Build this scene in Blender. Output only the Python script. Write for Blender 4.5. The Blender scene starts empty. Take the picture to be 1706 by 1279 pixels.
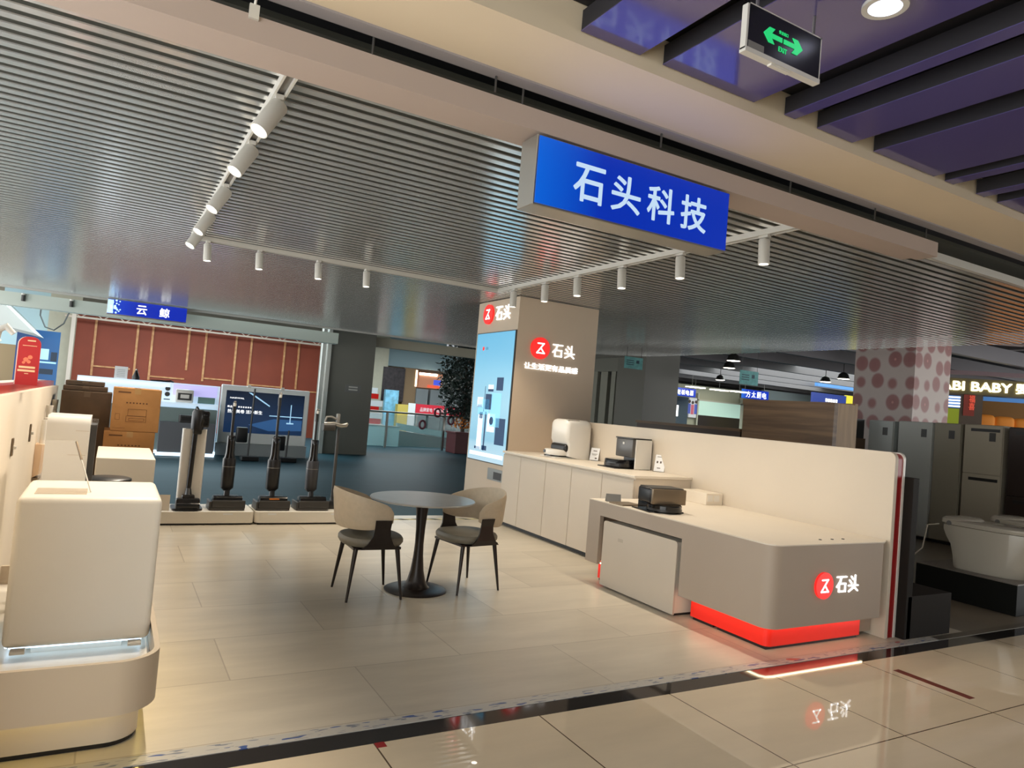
import bpy, bmesh, math, random
from mathutils import Vector, Matrix, Euler
random.seed(7)
C = bpy.context.scene.collection
SC = bpy.context.scene
R = math.radians
PI = math.pi

# ------------------------------------------------------------------ camera
cam_d = bpy.data.cameras.new('camera')
cam = bpy.data.objects.new('camera', cam_d); C.objects.link(cam)
yaw, pit, rol = R(29.53), R(2.02), R(4.81)
F = Vector((math.sin(yaw)*math.cos(pit), math.cos(yaw)*math.cos(pit), math.sin(pit)))
R0 = Vector((math.cos(yaw), -math.sin(yaw), 0)); U0 = R0.cross(F)
RT = R0*math.cos(rol) + U0*math.sin(rol); UP = U0*math.cos(rol) - R0*math.sin(rol)
cam.matrix_world = Matrix(((RT.x, UP.x, -F.x, 0), (RT.y, UP.y, -F.y, 0), (RT.z, UP.z, -F.z, 1.55), (0, 0, 0, 1)))
cam_d.sensor_fit = 'HORIZONTAL'; cam_d.sensor_width = 36.0; cam_d.lens = 36.0*1174/1706
cam_d.clip_start = 0.05; cam_d.clip_end = 200
SC.camera = cam

# ------------------------------------------------------------------ world, exposure, big lights
w = bpy.data.worlds.new('world'); SC.world = w; w.use_nodes = True
bg = w.node_tree.nodes['Background']; bg.inputs[0].default_value = (0.88, 0.90, 0.89, 1); bg.inputs[1].default_value = 4.3
SC.view_settings.view_transform = 'Standard'; SC.view_settings.look = 'None'
SC.view_settings.exposure = 0.0; SC.view_settings.gamma = 1.0; SC.view_settings.use_curve_mapping = False
try:
    SC.cycles.max_bounces = 7; SC.cycles.diffuse_bounces = 4; SC.cycles.glossy_bounces = 4
    SC.cycles.transmission_bounces = 6; SC.cycles.transparent_max_bounces = 8
    SC.cycles.sample_clamp_indirect = 4.0; SC.cycles.caustics_reflective = False; SC.cycles.caustics_refractive = False
    SC.cycles.use_denoising = True
except Exception:
    pass

def area_light(name, loc, size, power, color, rot=(0, 0, 0), sy=None, spread=PI):
    l = bpy.data.lights.new(name, 'AREA'); l.energy = power; l.color = color
    l.shape = 'RECTANGLE'; l.size = size; l.size_y = sy or size; l.spread = spread
    o = bpy.data.objects.new(name, l); C.objects.link(o); o.location = loc; o.rotation_euler = rot
    return o

# ceiling lights of the corridor (above and behind the camera) and of the hall beyond the booth
area_light('corridor_light', (2.5, -1.5, 3.28), 6.0, 88, (1.0, 0.93, 0.82), sy=1.5)
area_light('corridor_light', (8.5, 0.2, 3.28), 5.0, 125, (1.0, 0.93, 0.84), sy=1.5)
area_light('hall_light', (1.5, 20.0, 3.9), 7.0, 650, (0.72, 0.92, 1.0), sy=3.0)
area_light('hall_light', (10.5, 25.0, 4.0), 6.0, 500, (0.86, 0.97, 1.0), sy=5.0)
area_light('hall_light', (25.0, 19.0, 3.9), 9.0, 850, (0.92, 1.0, 0.95), sy=8.0)

# ------------------------------------------------------------------ materials
def lin(c):
    out = []
    for v in c:
        v = v/255.0
        out.append(v/12.92 if v <= 0.04045 else ((v+0.055)/1.055)**2.4)
    return (out[0], out[1], out[2], 1.0)

MATS = {}
def mat(name, col, rough=0.5, metal=0.0, emit=0.0, ecol=None, spec=None, coat=0.0, var=0.0, vscale=6.0, bump=0.0, alpha=1.0, trans=0.0, aniso=None):
    if name in MATS: return MATS[name]
    m = bpy.data.materials.new(name); m.use_nodes = True
    nt = m.node_tree; b = nt.nodes['Principled BSDF']
    c = lin(col)
    b.inputs['Base Color'].default_value = c
    b.inputs['Roughness'].default_value = rough; b.inputs['Metallic'].default_value = metal
    if spec is not None: b.inputs['Specular IOR Level'].default_value = spec
    if coat: b.inputs['Coat Weight'].default_value = coat; b.inputs['Coat Roughness'].default_value = 0.05
    if alpha < 1: b.inputs['Alpha'].default_value = alpha
    if trans: b.inputs['Transmission Weight'].default_value = trans
    if emit:
        b.inputs['Emission Color'].default_value = lin(ecol or col); b.inputs['Emission Strength'].default_value = emit
    if var or bump:
        tc = nt.nodes.new('ShaderNodeTexCoord'); mp = nt.nodes.new('ShaderNodeMapping')
        nt.links.new(tc.outputs['Object'], mp.inputs['Vector'])
        if aniso: mp.inputs['Scale'].default_value = aniso
        nz = nt.nodes.new('ShaderNodeTexNoise'); nz.inputs['Scale'].default_value = vscale; nz.inputs['Detail'].default_value = 5
        nt.links.new(mp.outputs[0], nz.inputs['Vector'])
        if var:
            rp = nt.nodes.new('ShaderNodeValToRGB')
            rp.color_ramp.elements[0].position = 0.3; rp.color_ramp.elements[1].position = 0.7
            rp.color_ramp.elements[0].color = (c[0]*(1-var), c[1]*(1-var), c[2]*(1-var), 1)
            rp.color_ramp.elements[1].color = (min(1, c[0]*(1+var)), min(1, c[1]*(1+var)), min(1, c[2]*(1+var)), 1)
            nt.links.new(nz.outputs['Fac'], rp.inputs['Fac']); nt.links.new(rp.outputs[0], b.inputs['Base Color'])
        if bump:
            bp = nt.nodes.new('ShaderNodeBump'); bp.inputs['Strength'].default_value = bump; bp.inputs['Distance'].default_value = 0.01
            nt.links.new(nz.outputs['Fac'], bp.inputs['Height']); nt.links.new(bp.outputs[0], b.inputs['Normal'])
    MATS[name] = m
    return m

def tile_mat(name, c1, c2, grout, tw, th, offset, px, py, rough, spec=0.5, var=0.12, msize=0.004, coat=0.0):
    m = mat(name, c1, rough, spec=spec, coat=coat); nt = m.node_tree; b = nt.nodes['Principled BSDF']
    tc = nt.nodes.new('ShaderNodeTexCoord'); mp = nt.nodes.new('ShaderNodeMapping'); mp.inputs['Location'].default_value = (px, py, 0)
    nt.links.new(tc.outputs['Object'], mp.inputs['Vector'])
    br = nt.nodes.new('ShaderNodeTexBrick'); br.offset = offset; br.squash = 1.0
    br.inputs['Scale'].default_value = 1.0; br.inputs['Brick Width'].default_value = tw; br.inputs['Row Height'].default_value = th
    br.inputs['Mortar Size'].default_value = msize; br.inputs['Mortar Smooth'].default_value = 0.1
    br.inputs['Color1'].default_value = lin(c1); br.inputs['Color2'].default_value = lin(c2); br.inputs['Mortar'].default_value = lin(grout)
    nt.links.new(mp.outputs[0], br.inputs['Vector'])
    mp2 = nt.nodes.new('ShaderNodeMapping'); mp2.inputs['Scale'].default_value = (0.7, 3.0, 1); nt.links.new(tc.outputs['Object'], mp2.inputs['Vector'])
    nz = nt.nodes.new('ShaderNodeTexNoise'); nz.inputs['Scale'].default_value = 1.6; nz.inputs['Detail'].default_value = 6; nz.inputs['Roughness'].default_value = 0.6
    nt.links.new(mp2.outputs[0], nz.inputs['Vector'])
    mr = nt.nodes.new('ShaderNodeMapRange'); mr.inputs['From Min'].default_value = 0.3; mr.inputs['From Max'].default_value = 0.7
    mr.inputs['To Min'].default_value = 1-var; mr.inputs['To Max'].default_value = 1+var
    nt.links.new(nz.outputs['Fac'], mr.inputs['Value'])
    mx = nt.nodes.new('ShaderNodeVectorMath'); mx.operation = 'SCALE'
    nt.links.new(br.outputs['Color'], mx.inputs[0]); nt.links.new(mr.outputs[0], mx.inputs['Scale'])
    nt.links.new(mx.outputs[0], b.inputs['Base Color'])
    return m

def wood_mat(name, c1, c2, rough=0.5, sc=(1.5, 1.5, 14)):
    m = mat(name, c1, rough); nt = m.node_tree; b = nt.nodes['Principled BSDF']
    tc = nt.nodes.new('ShaderNodeTexCoord'); mp = nt.nodes.new('ShaderNodeMapping'); mp.inputs['Scale'].default_value = sc
    nt.links.new(tc.outputs['Object'], mp.inputs['Vector'])
    nz = nt.nodes.new('ShaderNodeTexNoise'); nz.inputs['Scale'].default_value = 2.0; nz.inputs['Detail'].default_value = 8
    nt.links.new(mp.outputs[0], nz.inputs['Vector'])
    rp = nt.nodes.new('ShaderNodeValToRGB'); rp.color_ramp.elements[0].position = 0.35; rp.color_ramp.elements[1].position = 0.68
    rp.color_ramp.elements[0].color = lin(c1); rp.color_ramp.elements[1].color = lin(c2)
    nt.links.new(nz.outputs['Fac'], rp.inputs['Fac']); nt.links.new(rp.outputs[0], b.inputs['Base Color'])
    return m

M_white = mat('warm_white_laminate', (232, 226, 214), 0.42, var=0.015, vscale=3)
M_white2 = mat('white_plastic', (226, 222, 214), 0.3)
M_cream = mat('cream_panel', (226, 216, 200), 0.5, var=0.02, vscale=2)
M_taupe = mat('taupe_laminate', (205, 193, 176), 0.5, var=0.02, vscale=2)
M_counter = mat('dark_taupe_laminate', (172, 157, 141), 0.5, var=0.02, vscale=2)
M_stone = mat('beige_wall_panel', (206, 187, 164), 0.5, var=0.02, vscale=2)
M_red = mat('red_acrylic', (214, 30, 22), 0.3)
M_red_spill = mat('red_acrylic_led_spill', (226, 40, 28), 0.35, emit=0.22, ecol=(255, 40, 25))  # faint emission stands in for LED strip light falling on the toe kick
M_darkred = mat('dark_red_laminate', (150, 24, 26), 0.35)
M_black = mat('black_plastic', (22, 21, 22), 0.35, var=0.1, vscale=20)
M_gloss = mat('gloss_black', (16, 16, 18), 0.12)
M_dgrey = mat('dark_grey_plastic', (58, 56, 54), 0.4)
M_mgrey = mat('mid_grey_plastic', (120, 118, 114), 0.4)
M_bronze = mat('bronze_metal', (128, 112, 92), 0.35, metal=0.5)
M_steel = mat('brushed_steel', (170, 168, 162), 0.3, metal=0.9)
M_alum = mat('painted_aluminium', (205, 202, 194), 0.4, metal=0.1)
M_slat = mat('aluminium_slat', (240, 239, 235), 0.2, metal=0.7)
M_plen = mat('dark_plenum', (78, 79, 72), 0.9)
M_dark = mat('dark_void', (40, 38, 40), 0.8)
M_fascia = mat('plaster_fascia', (172, 156, 146), 0.7, var=0.02, vscale=1)
M_bulk = mat('plaster_bulkhead', (212, 196, 170), 0.7, var=0.03, vscale=1)
M_strip = mat('grey_ledge_shade', (150, 145, 147), 0.5)  # grey carries the darker shading of the ledge beyond the bulkhead
M_panel_spill = mat('glossy_panel_blue_spill', (84, 77, 124), 0.10, spec=0.6)  # blue spill from the LED signs is mixed into this base colour
M_lens = mat('lamp_lens', (255, 250, 240), 0.4, emit=9.0, ecol=(255, 246, 230))
M_led_w = mat('led_strip_warm', (255, 230, 170), 0.4, emit=9.0, ecol=(255, 238, 200))
M_led_y = mat('led_strip_yellow', (255, 226, 150), 0.4, emit=8.0, ecol=(255, 230, 140))
M_led_c = mat('led_strip_cool', (220, 240, 255), 0.4, emit=3.0, ecol=(200, 230, 255))
M_sign_w = mat('lit_white_letter', (255, 255, 255), 0.4, emit=1.15)
M_sign_c = mat('lit_pale_blue_letter', (60, 70, 80), 0.4, emit=0.92, ecol=(198, 224, 248))
M_sign_r = mat('lit_red_disc', (235, 40, 36), 0.3, emit=0.75, ecol=(245, 40, 36))
M_fabric = mat('grey_beige_leather', (182, 166, 142), 0.55, var=0.05, vscale=30)
M_fabric2 = mat('grey_green_leather', (112, 106, 92), 0.5, var=0.05, vscale=30)
M_iron = mat('dark_brown_metal', (38, 31, 28), 0.35, metal=0.3)
M_ttop = mat('sintered_stone_top', (160, 158, 152), 0.28, var=0.06, vscale=8)
M_card = wood_mat('brown_cardboard', (158, 112, 62), (172, 124, 72), 0.8, sc=(3, 3, 3))
M_cardd = wood_mat('dark_cardboard', (78, 62, 46), (92, 72, 52), 0.8, sc=(3, 3, 3))
M_ink = mat('carton_ink', (96, 62, 34), 0.8)
M_wood = wood_mat('walnut_board', (104, 80, 58), (140, 110, 80), 0.5, sc=(2, 0.5, 10))
M_woodl = wood_mat('pine_frame', (150, 116, 72), (176, 140, 92), 0.5, sc=(8, 8, 0.8))
M_woodd = wood_mat('dark_walnut', (72, 58, 48), (88, 72, 58), 0.5, sc=(2, 0.5, 10))
M_terra = mat('terracotta_board', (128, 52, 28), 0.7, var=0.10, vscale=1.2)
M_batten = wood_mat('pine_batten', (176, 112, 66), (206, 150, 100), 0.6, sc=(4, 4, 4))
M_colgrey = mat('grey_column_tile', (118, 115, 106), 0.45, var=0.04, vscale=1)
M_fridge = mat('fridge_steel', (190, 192, 186), 0.4, metal=0.0)
M_fridged = mat('fridge_dark', (150, 142, 124), 0.4, metal=0.0)
M_ceram = mat('white_ceramic', (188, 181, 166), 0.15)
M_leaf = mat('dark_leaf', (34, 46, 38), 0.5, var=0.3, vscale=3)
M_leaf2 = mat('orange_flower', (206, 120, 40), 0.6, var=0.3, vscale=9)
M_bark = mat('bark', (70, 54, 42), 0.8)
M_glass = mat('railing_glass', (190, 225, 222), 0.03, alpha=0.22)
M_acryl = mat('clear_acrylic', (240, 240, 236), 0.05, alpha=0.07)
M_paper = mat('white_paper', (236, 236, 236), 0.7)
M_green = mat('exit_green', (30, 200, 110), 0.4, emit=0.62, ecol=(40, 205, 120))
M_tealcard = mat('teal_card', (120, 190, 190), 0.6, var=0.2, vscale=12)

def blue_led(name, b0=(0, 96, 214), b1=(0, 42, 172), x0=0.0, x1=0.3, emit=0.95):
    m = mat(name, b1, 0.3, emit=emit, ecol=b1); nt = m.node_tree; b = nt.nodes['Principled BSDF']
    tc = nt.nodes.new('ShaderNodeTexCoord'); sp = nt.nodes.new('ShaderNodeSeparateXYZ'); nt.links.new(tc.outputs['Generated'], sp.inputs[0])
    rp = nt.nodes.new('ShaderNodeValToRGB'); rp.color_ramp.elements[0].position = x0; rp.color_ramp.elements[1].position = x1
    rp.color_ramp.elements[0].color = lin(b0); rp.color_ramp.elements[1].color = lin(b1)
    nt.links.new(sp.outputs[0], rp.inputs['Fac']); nt.links.new(rp.outputs[0], b.inputs['Emission Color'])
    b.inputs['Base Color'].default_value = (0.0, 0.01, 0.05, 1)
    return m

def vgrad_mat(name, stops, emit, axis=2):
    """self-lit screen picture: colours along the screen's own height"""
    m = mat(name, (20, 30, 40), 0.2, emit=emit); nt = m.node_tree; b = nt.nodes['Principled BSDF']
    tc = nt.nodes.new('ShaderNodeTexCoord'); sp = nt.nodes.new('ShaderNodeSeparateXYZ'); nt.links.new(tc.outputs['Generated'], sp.inputs[0])
    rp = nt.nodes.new('ShaderNodeValToRGB'); e = rp.color_ramp.elements
    while len(e) < len(stops): e.new(0.5)
    for k, (p, c) in enumerate(stops): e[k].position = p; e[k].color = lin(c)
    nt.links.new(sp.outputs[axis], rp.inputs['Fac']); nt.links.new(rp.outputs[0], b.inputs['Emission Color'])
    return m

def film_mat():
    """steel strip still wearing its printed protective film"""
    m = mat('printed_film', (186, 182, 174), 0.35); nt = m.node_tree; b = nt.nodes['Principled BSDF']
    tc = nt.nodes.new('ShaderNodeTexCoord')
    last = None
    for (sc, th, col, sx) in ((9, 0.66, (60, 84, 140), 0.8), (3.1, 0.70, (176, 58, 50), 1.0), (24, 0.62, (120, 124, 134), 0.5)):
        mp = nt.nodes.new('ShaderNodeMapping'); mp.inputs['Scale'].default_value = (sx, 3, 1); mp.inputs['Location'].default_value = (sc, sc, 0)
        nt.links.new(tc.outputs['Object'], mp.inputs['Vector'])
        nz = nt.nodes.new('ShaderNodeTexNoise'); nz.inputs['Scale'].default_value = sc; nz.inputs['Detail'].default_value = 1
        nt.links.new(mp.outputs[0], nz.inputs['Vector'])
        gt = nt.nodes.new('ShaderNodeMath'); gt.operation = 'GREATER_THAN'; gt.inputs[1].default_value = th
        nt.links.new(nz.outputs['Fac'], gt.inputs[0])
        mx = nt.nodes.new('ShaderNodeMix'); mx.data_type = 'RGBA'
        nt.links.new(gt.outputs[0], mx.inputs['Factor'])
        if last is None: mx.inputs['A'].default_value = lin((186, 182, 174))
        else: nt.links.new(last, mx.inputs['A'])
        mx.inputs['B'].default_value = lin(col); last = mx.outputs['Result']
    nt.links.new(last, b.inputs['Base Color'])
    return m

# ------------------------------------------------------------------ mesh helpers
class MB:
    def __init__(s): s.v = []; s.f = []
    def add(s, vs, fs, mtx=None):
        n = len(s.v)
        for p in vs:
            p = Vector(p)
            s.v.append(mtx @ p if mtx else p)
        s.f += [[n+i for i in f] for f in fs]
        return s
    def from_bm(s, bm, mtx=None):
        bm.verts.ensure_lookup_table(); bm.verts.index_update()
        s.add([v.co.copy() for v in bm.verts], [[v.index for v in f.verts] for f in bm.faces], mtx); bm.free(); return s
    def box(s, x0, y0, z0, x1, y1, z1, bev=0.0, seg=2, mtx=None):
        bm = bmesh.new(); bmesh.ops.create_cube(bm, size=1)
        for v in bm.verts: v.co = Vector(((x0+x1)/2 + v.co.x*(x1-x0), (y0+y1)/2 + v.co.y*(y1-y0), (z0+z1)/2 + v.co.z*(z1-z0)))
        if bev > 0: bmesh.ops.bevel(bm, geom=list(bm.edges), offset=min(bev, 0.49*min(abs(x1-x0), abs(y1-y0), abs(z1-z0))), segments=seg, profile=0.5, affect='EDGES')
        return s.from_bm(bm, mtx)
    def prism(s, pts, a, b, axis='z', mtx=None):
        """extrude a closed 2-D outline from a to b; axis z: (x,y); y: (x,z); x: (y,z)"""
        n = len(pts); P = {'z': lambda p, t: (p[0], p[1], t), 'y': lambda p, t: (p[0], t, p[1]), 'x': lambda p, t: (t, p[0], p[1])}[axis]
        bm = bmesh.new()
        lo = [bm.verts.new(P(p, a)) for p in pts]; hi = [bm.verts.new(P(p, b)) for p in pts]
        bm.faces.new(lo); bm.faces.new(hi)
        for i in range(n): bm.faces.new((lo[i], lo[(i+1) % n], hi[(i+1) % n], hi[i]))
        bmesh.ops.recalc_face_normals(bm, faces=bm.faces)
        return s.from_bm(bm, mtx)
    def lathe(s, prof, seg=24, mtx=None):
        vs = []; fs = []; n = len(prof)
        for r, z in prof:
            for k in range(seg):
                a = 2*PI*k/seg; vs.append((r*math.cos(a), r*math.sin(a), z))
        for i in range(n-1):
            for k in range(seg):
                k2 = (k+1) % seg; fs.append((i*seg+k, i*seg+k2, (i+1)*seg+k2, (i+1)*seg+k))
        fs.append(tuple(reversed(range(seg)))); fs.append(tuple((n-1)*seg+k for k in range(seg)))
        return s.add(vs, fs, mtx)
    def tube(s, path, rad, seg=8, mtx=None):
        """swept round tube; rad a number or one per point"""
        path = [Vector(p) for p in path]; n = len(path)
        rr = rad if isinstance(rad, (list, tuple)) else [rad]*n
        vs = []; fs = []; up = None
        for i in range(n):
            t = (path[min(i+1, n-1)] - path[max(i-1, 0)]).normalized()
            if up is None: up = Vector((0, 0, 1)) if abs(t.z) < 0.9 else Vector((1, 0, 0))
            a = t.cross(up).normalized(); b = a.cross(t).normalized(); up = b
            for k in range(seg):
                q = 2*PI*k/seg; vs.append(path[i] + (a*math.cos(q) + b*math.sin(q))*rr[i])
        for i in range(n-1):
            for k in range(seg):
                k2 = (k+1) % seg; fs.append((i*seg+k, i*seg+k2, (i+1)*seg+k2, (i+1)*seg+k))
        fs.append(tuple(reversed(range(seg)))); fs.append(tuple((n-1)*seg+k for k in range(seg)))
        return s.add(vs, fs, mtx)
    def loft(s, secs, cap=True, closed=True):
        """join equal-length closed sections"""
        n = len(secs[0]); vs = [p for sec in secs for p in sec]; fs = []
        for i in range(len(secs)-1):
            for k in range(n):
                k2 = (k+1) % n; fs.append((i*n+k, i*n+k2, (i+1)*n+k2, (i+1)*n+k))
        if cap: fs.append(tuple(reversed(range(n)))); fs.append(tuple((len(secs)-1)*n+k for k in range(n)))
        return s.add(vs, fs)

def rrect(x0, y0, x1, y1, r, seg=6, corners=(1, 1, 1, 1)):
    """rounded rectangle outline, corners order: (x0,y0),(x1,y0),(x1,y1),(x0,y1)"""
    out = []
    for (cx, cy, a0, on, px, py) in ((x0+r, y0+r, PI, corners[0], x0, y0), (x1-r, y0+r, 1.5*PI, corners[1], x1, y0),
                                     (x1-r, y1-r, 0, corners[2], x1, y1), (x0+r, y1-r, 0.5*PI, corners[3], x0, y1)):
        if on:
            for k in range(seg+1):
                a = a0 + 0.5*PI*k/seg; out.append((cx + r*math.cos(a), cy + r*math.sin(a)))
        else: out.append((px, py))
    return out

ORG = {}
def world_org(o): return ORG.get(o.name, Vector((0, 0, 0)))
def build(name, mb, m, parent=None, smooth=False, local=False, org=None):
    """ONE mesh object. mb is in world coordinates unless local; with a parent it is stored in that parent's frame"""
    me = bpy.data.meshes.new(name)
    off = Vector((0, 0, 0))
    if not local:
        off = world_org(parent) if parent else (Vector(org) if org else Vector((0, 0, 0)))
    me.from_pydata([tuple(v - off) for v in mb.v], [], mb.f)
    bm = bmesh.new(); bm.from_mesh(me); bmesh.ops.recalc_face_normals(bm, faces=bm.faces); bm.to_mesh(me); bm.free()
    me.materials.append(m)
    if smooth:
        me.polygons.foreach_set('use_smooth', [True]*len(me.polygons))
        try: me.set_sharp_from_angle(angle=R(40))
        except Exception: pass
    o = bpy.data.objects.new(name, me); C.objects.link(o)
    if parent:
        o.parent = parent; ORG[o.name] = world_org(parent)
    else:
        o.location = off; ORG[o.name] = off
    return o
def tag(o, label, cat, group=None):
    o['label'] = label; o['category'] = cat
    if group: o['group'] = group
    return o
def struct(o): o['kind'] = 'structure'; return o
def thing(name, label, cat, loc=(0, 0, 0), group=None):
    o = bpy.data.objects.new(name, None); C.objects.link(o); o.empty_display_size = 0.1
    o.location = loc; ORG[o.name] = Vector(loc)
    return tag(o, label, cat, group)
def B(*a, **k): return MB().box(*a, **k)

_txt = {}
def text_geo(s, bold):
    if (s, bold) in _txt: return _txt[(s, bold)]
    c = bpy.data.curves.new('lettering_curve', 'FONT'); c.body = s; c.resolution_u = 3; c.offset = bold
    o = bpy.data.objects.new('lettering_curve', c); C.objects.link(o)
    dg = bpy.context.evaluated_depsgraph_get(); me = o.evaluated_get(dg).to_mesh()
    vs = [v.co.copy() for v in me.vertices]; fs = [list(p.vertices) for p in me.polygons]
    o.evaluated_get(dg).to_mesh_clear(); bpy.data.objects.remove(o); bpy.data.curves.remove(c)
    x0 = min(v.x for v in vs); x1 = max(v.x for v in vs); y0 = min(v.y for v in vs); y1 = max(v.y for v in vs)
    vs = [((v.x-x0)/(x1-x0)-0.5, (v.y-y0)/(y1-y0)-0.5) for v in vs]
    _txt[(s, bold)] = (vs, fs); return _txt[(s, bold)]
def text(mb, s, ctr, right, up, wd, ht, depth=0.012, bold=0.02):
    """raised letters filling wd x ht around ctr"""
    if bold > 0.004:
        q = bold*min(wd/len(s), ht)*0.85; r_ = Vector(right).normalized(); u_ = Vector(up).normalized()
        for k in range(8): text(mb, s, Vector(ctr) + r_*(q*math.cos(k*PI/4)) + u_*(q*math.sin(k*PI/4)), right, up, wd-2*q, ht-2*q, depth + 0.0001*k, 0)
        return mb
    vs, fs = text_geo(s, 0); ctr = Vector(ctr); right = Vector(right).normalized(); up = Vector(up).normalized(); nrm = right.cross(up)
    base = [ctr + right*(x*wd) + up*(y*ht) for x, y in vs]; front = [p + nrm*depth for p in base]
    bm = bmesh.new(); f = [bm.verts.new(p) for p in front]
    for q in fs:
        try: bm.faces.new([f[i] for i in q])
        except Exception: pass
    ed = [e for e in bm.edges if len(e.link_faces) == 1]
    pairs = [(e.verts[0].co.copy(), e.verts[1].co.copy()) for e in ed]
    mb.from_bm(bm)
    for a, b in pairs: mb.add([a, b, b - nrm*depth, a - nrm*depth], [(0, 1, 2, 3)])
    return mb
def strokes(mb, segs, ctr, right, up, size, wd, depth=0.012):
    """round-ended brush strokes given in a unit square"""
    ctr = Vector(ctr); right = Vector(right).normalized(); up = Vector(up).normalized(); nrm = right.cross(up)
    for poly in segs:
        for (a, b) in zip(poly[:-1], poly[1:]):
            A = Vector((a[0]-0.5, a[1]-0.5)); Bv = Vector((b[0]-0.5, b[1]-0.5)); d = (Bv-A).normalized(); n = Vector((-d.y, d.x))
            out = []
            ang = math.atan2(n.y, n.x)
            for k in range(7): t = ang + PI*k/6; out.append(A + Vector((math.cos(t), math.sin(t)))*wd/2)
            for k in range(7): t = ang + PI + PI*k/6; out.append(Bv + Vector((math.cos(t), math.sin(t)))*wd/2)
            P = [ctr + right*(p.x*size) + up*(p.y*size) for p in out]; n_ = len(P)
            mb.add(P + [p + nrm*depth for p in P], [list(range(n_, 2*n_))] + [(i, (i+1) % n_, n_+(i+1) % n_, n_+i) for i in range(n_)])
    return mb
SHI = [[(0.06, 0.93), (0.94, 0.93)], [(0.46, 0.93), (0.36, 0.66), (0.06, 0.34)], [(0.27, 0.52), (0.27, 0.06), (0.86, 0.06), (0.86, 0.52), (0.27, 0.52)]]
TOU = [[(0.30, 0.92), (0.48, 0.74)], [(0.14, 0.70), (0.34, 0.52)], [(0.68, 0.98), (0.66, 0.50), (0.52, 0.24), (0.10, 0.02)], [(0.06, 0.37), (0.96, 0.37)], [(0.62, 0.27), (0.94, 0.04)]]
ZED = [[(0.18, 0.92), (0.80, 0.92), (0.12, 0.08), (0.88, 0.08), (0.56, 0.46)]]
def disc(mb, ctr, right, up, r, depth, seg=40):
    ctr = Vector(ctr); right = Vector(right).normalized(); up = Vector(up).normalized(); nrm = right.cross(up)
    P = [ctr + (right*math.cos(2*PI*k/seg) + up*math.sin(2*PI*k/seg))*r for k in range(seg)]
    mb.add(P + [p + nrm*depth for p in P], [list(range(seg))[::-1], list(range(seg, 2*seg))] + [(i, (i+1) % seg, seg+(i+1) % seg, seg+i) for i in range(seg)])
    return mb
def flat(mb, ctr, right, up, wd, ht, depth=0.004):
    ctr = Vector(ctr); right = Vector(right).normalized(); up = Vector(up).normalized(); n = right.cross(up)
    q = [ctr - right*wd/2 - up*ht/2, ctr + right*wd/2 - up*ht/2, ctr + right*wd/2 + up*ht/2, ctr - right*wd/2 + up*ht/2]
    return mb.add(q + [p + n*depth for p in q], [(3, 2, 1, 0), (4, 5, 6, 7), (0, 1, 5, 4), (1, 2, 6, 5), (2, 3, 7, 6), (3, 0, 4, 7)])
XR, YR, ZU = (1, 0, 0), (0, -1, 0), (0, 0, 1)      # right-hand of a face looking -Y; of a face looking -X

# ================================================================== SETTING
M_fshop = tile_mat('shop_floor_tile', (204, 195, 178), (188, 179, 162), (168, 158, 142), 1.35, 0.675, 0.5, -0.01, 0.10, 0.30, spec=0.4, var=0.10)
M_fcor = tile_mat('polished_corridor_tile', (228, 210, 180), (223, 205, 175), (96, 78, 60), 0.88, 0.88, 0.0, 0.59, -0.44, 0.012, spec=0.9, var=0.05)
M_fhall = tile_mat('hall_floor_tile', (44, 72, 80), (42, 69, 77), (36, 58, 64), 1.2, 1.2, 0.5, 0, 0, 0.5, spec=0.1, var=0.08)
M_band = mat('black_granite', (46, 42, 40), 0.06, spec=0.5, var=0.25, vscale=60)
struct(build('floor', B(-2.6, 3.26, -0.12, 6.4, 8.95, 0), M_fshop))
struct(build('floor', B(-2.6, -6, -0.12, 16, 3.045, 0), M_fcor))
struct(build('floor', B(-4.5, 8.95, -0.12, 42, 34, 0), M_fhall))
struct(build('floor', B(6.4, 3.26, -0.12, 42, 8.95, 0), mat('side_booth_floor', (120, 110, 96), 0.3, var=0.05)))
struct(build('trim_1', B(-2.6, 3.045, -0.12, 16, 3.18, 0.0), M_band))
struct(build('trim_2', B(-2.6, 3.18, -0.12, 5.9, 3.26, 0.003), film_mat()))
struct(build('trim_3', B(5.9, 3.18, -0.12, 16, 3.26, 0.002), mat('dull_steel', (120, 112, 100), 0.35, metal=0.6)))

# slat ceiling
sl = MB()
y = 3.46
while y < 16.62:
    sl.box(-2.8, y, 3.10, 11.3, y+0.058, 3.107); y += 0.1165
slats = struct(build('ceiling', sl, M_slat))
build('plenum_board', B(-2.8, 3.42, 3.27, 11.3, 16.7, 3.30), M_plen, slats)
struct(build('ceiling', B(-4.5, -6, 4.6, 42, 34, 4.7), M_dark))
# fascia beam at the booth front, with the return of the slat field edge to the right of it
fb = MB().box(-2.8, 3.135, 3.0, 5.46, 3.165, 3.112).box(-2.8, 3.165, 3.0, 5.46, 3.30, 3.02).box(5.43, 3.165, 3.02, 5.46, 3.30, 3.112)
fb.box(-2.8, 3.30, 3.02, 5.46, 3.42, 3.10)
struct(build('trim_4', fb, M_fascia))
struct(build('trim_5', B(5.46, 3.395, 3.095, 11.3, 3.44, 3.16), M_alum))
# corridor bulkhead
struct(build('trim_6', MB().box(-2.8, 2.61, 3.2, 16, 3.045, 3.50), M_bulk))
struct(build('trim_7', B(-2.8, 3.045, 3.19, 16, 3.13, 3.27), M_strip))
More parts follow.
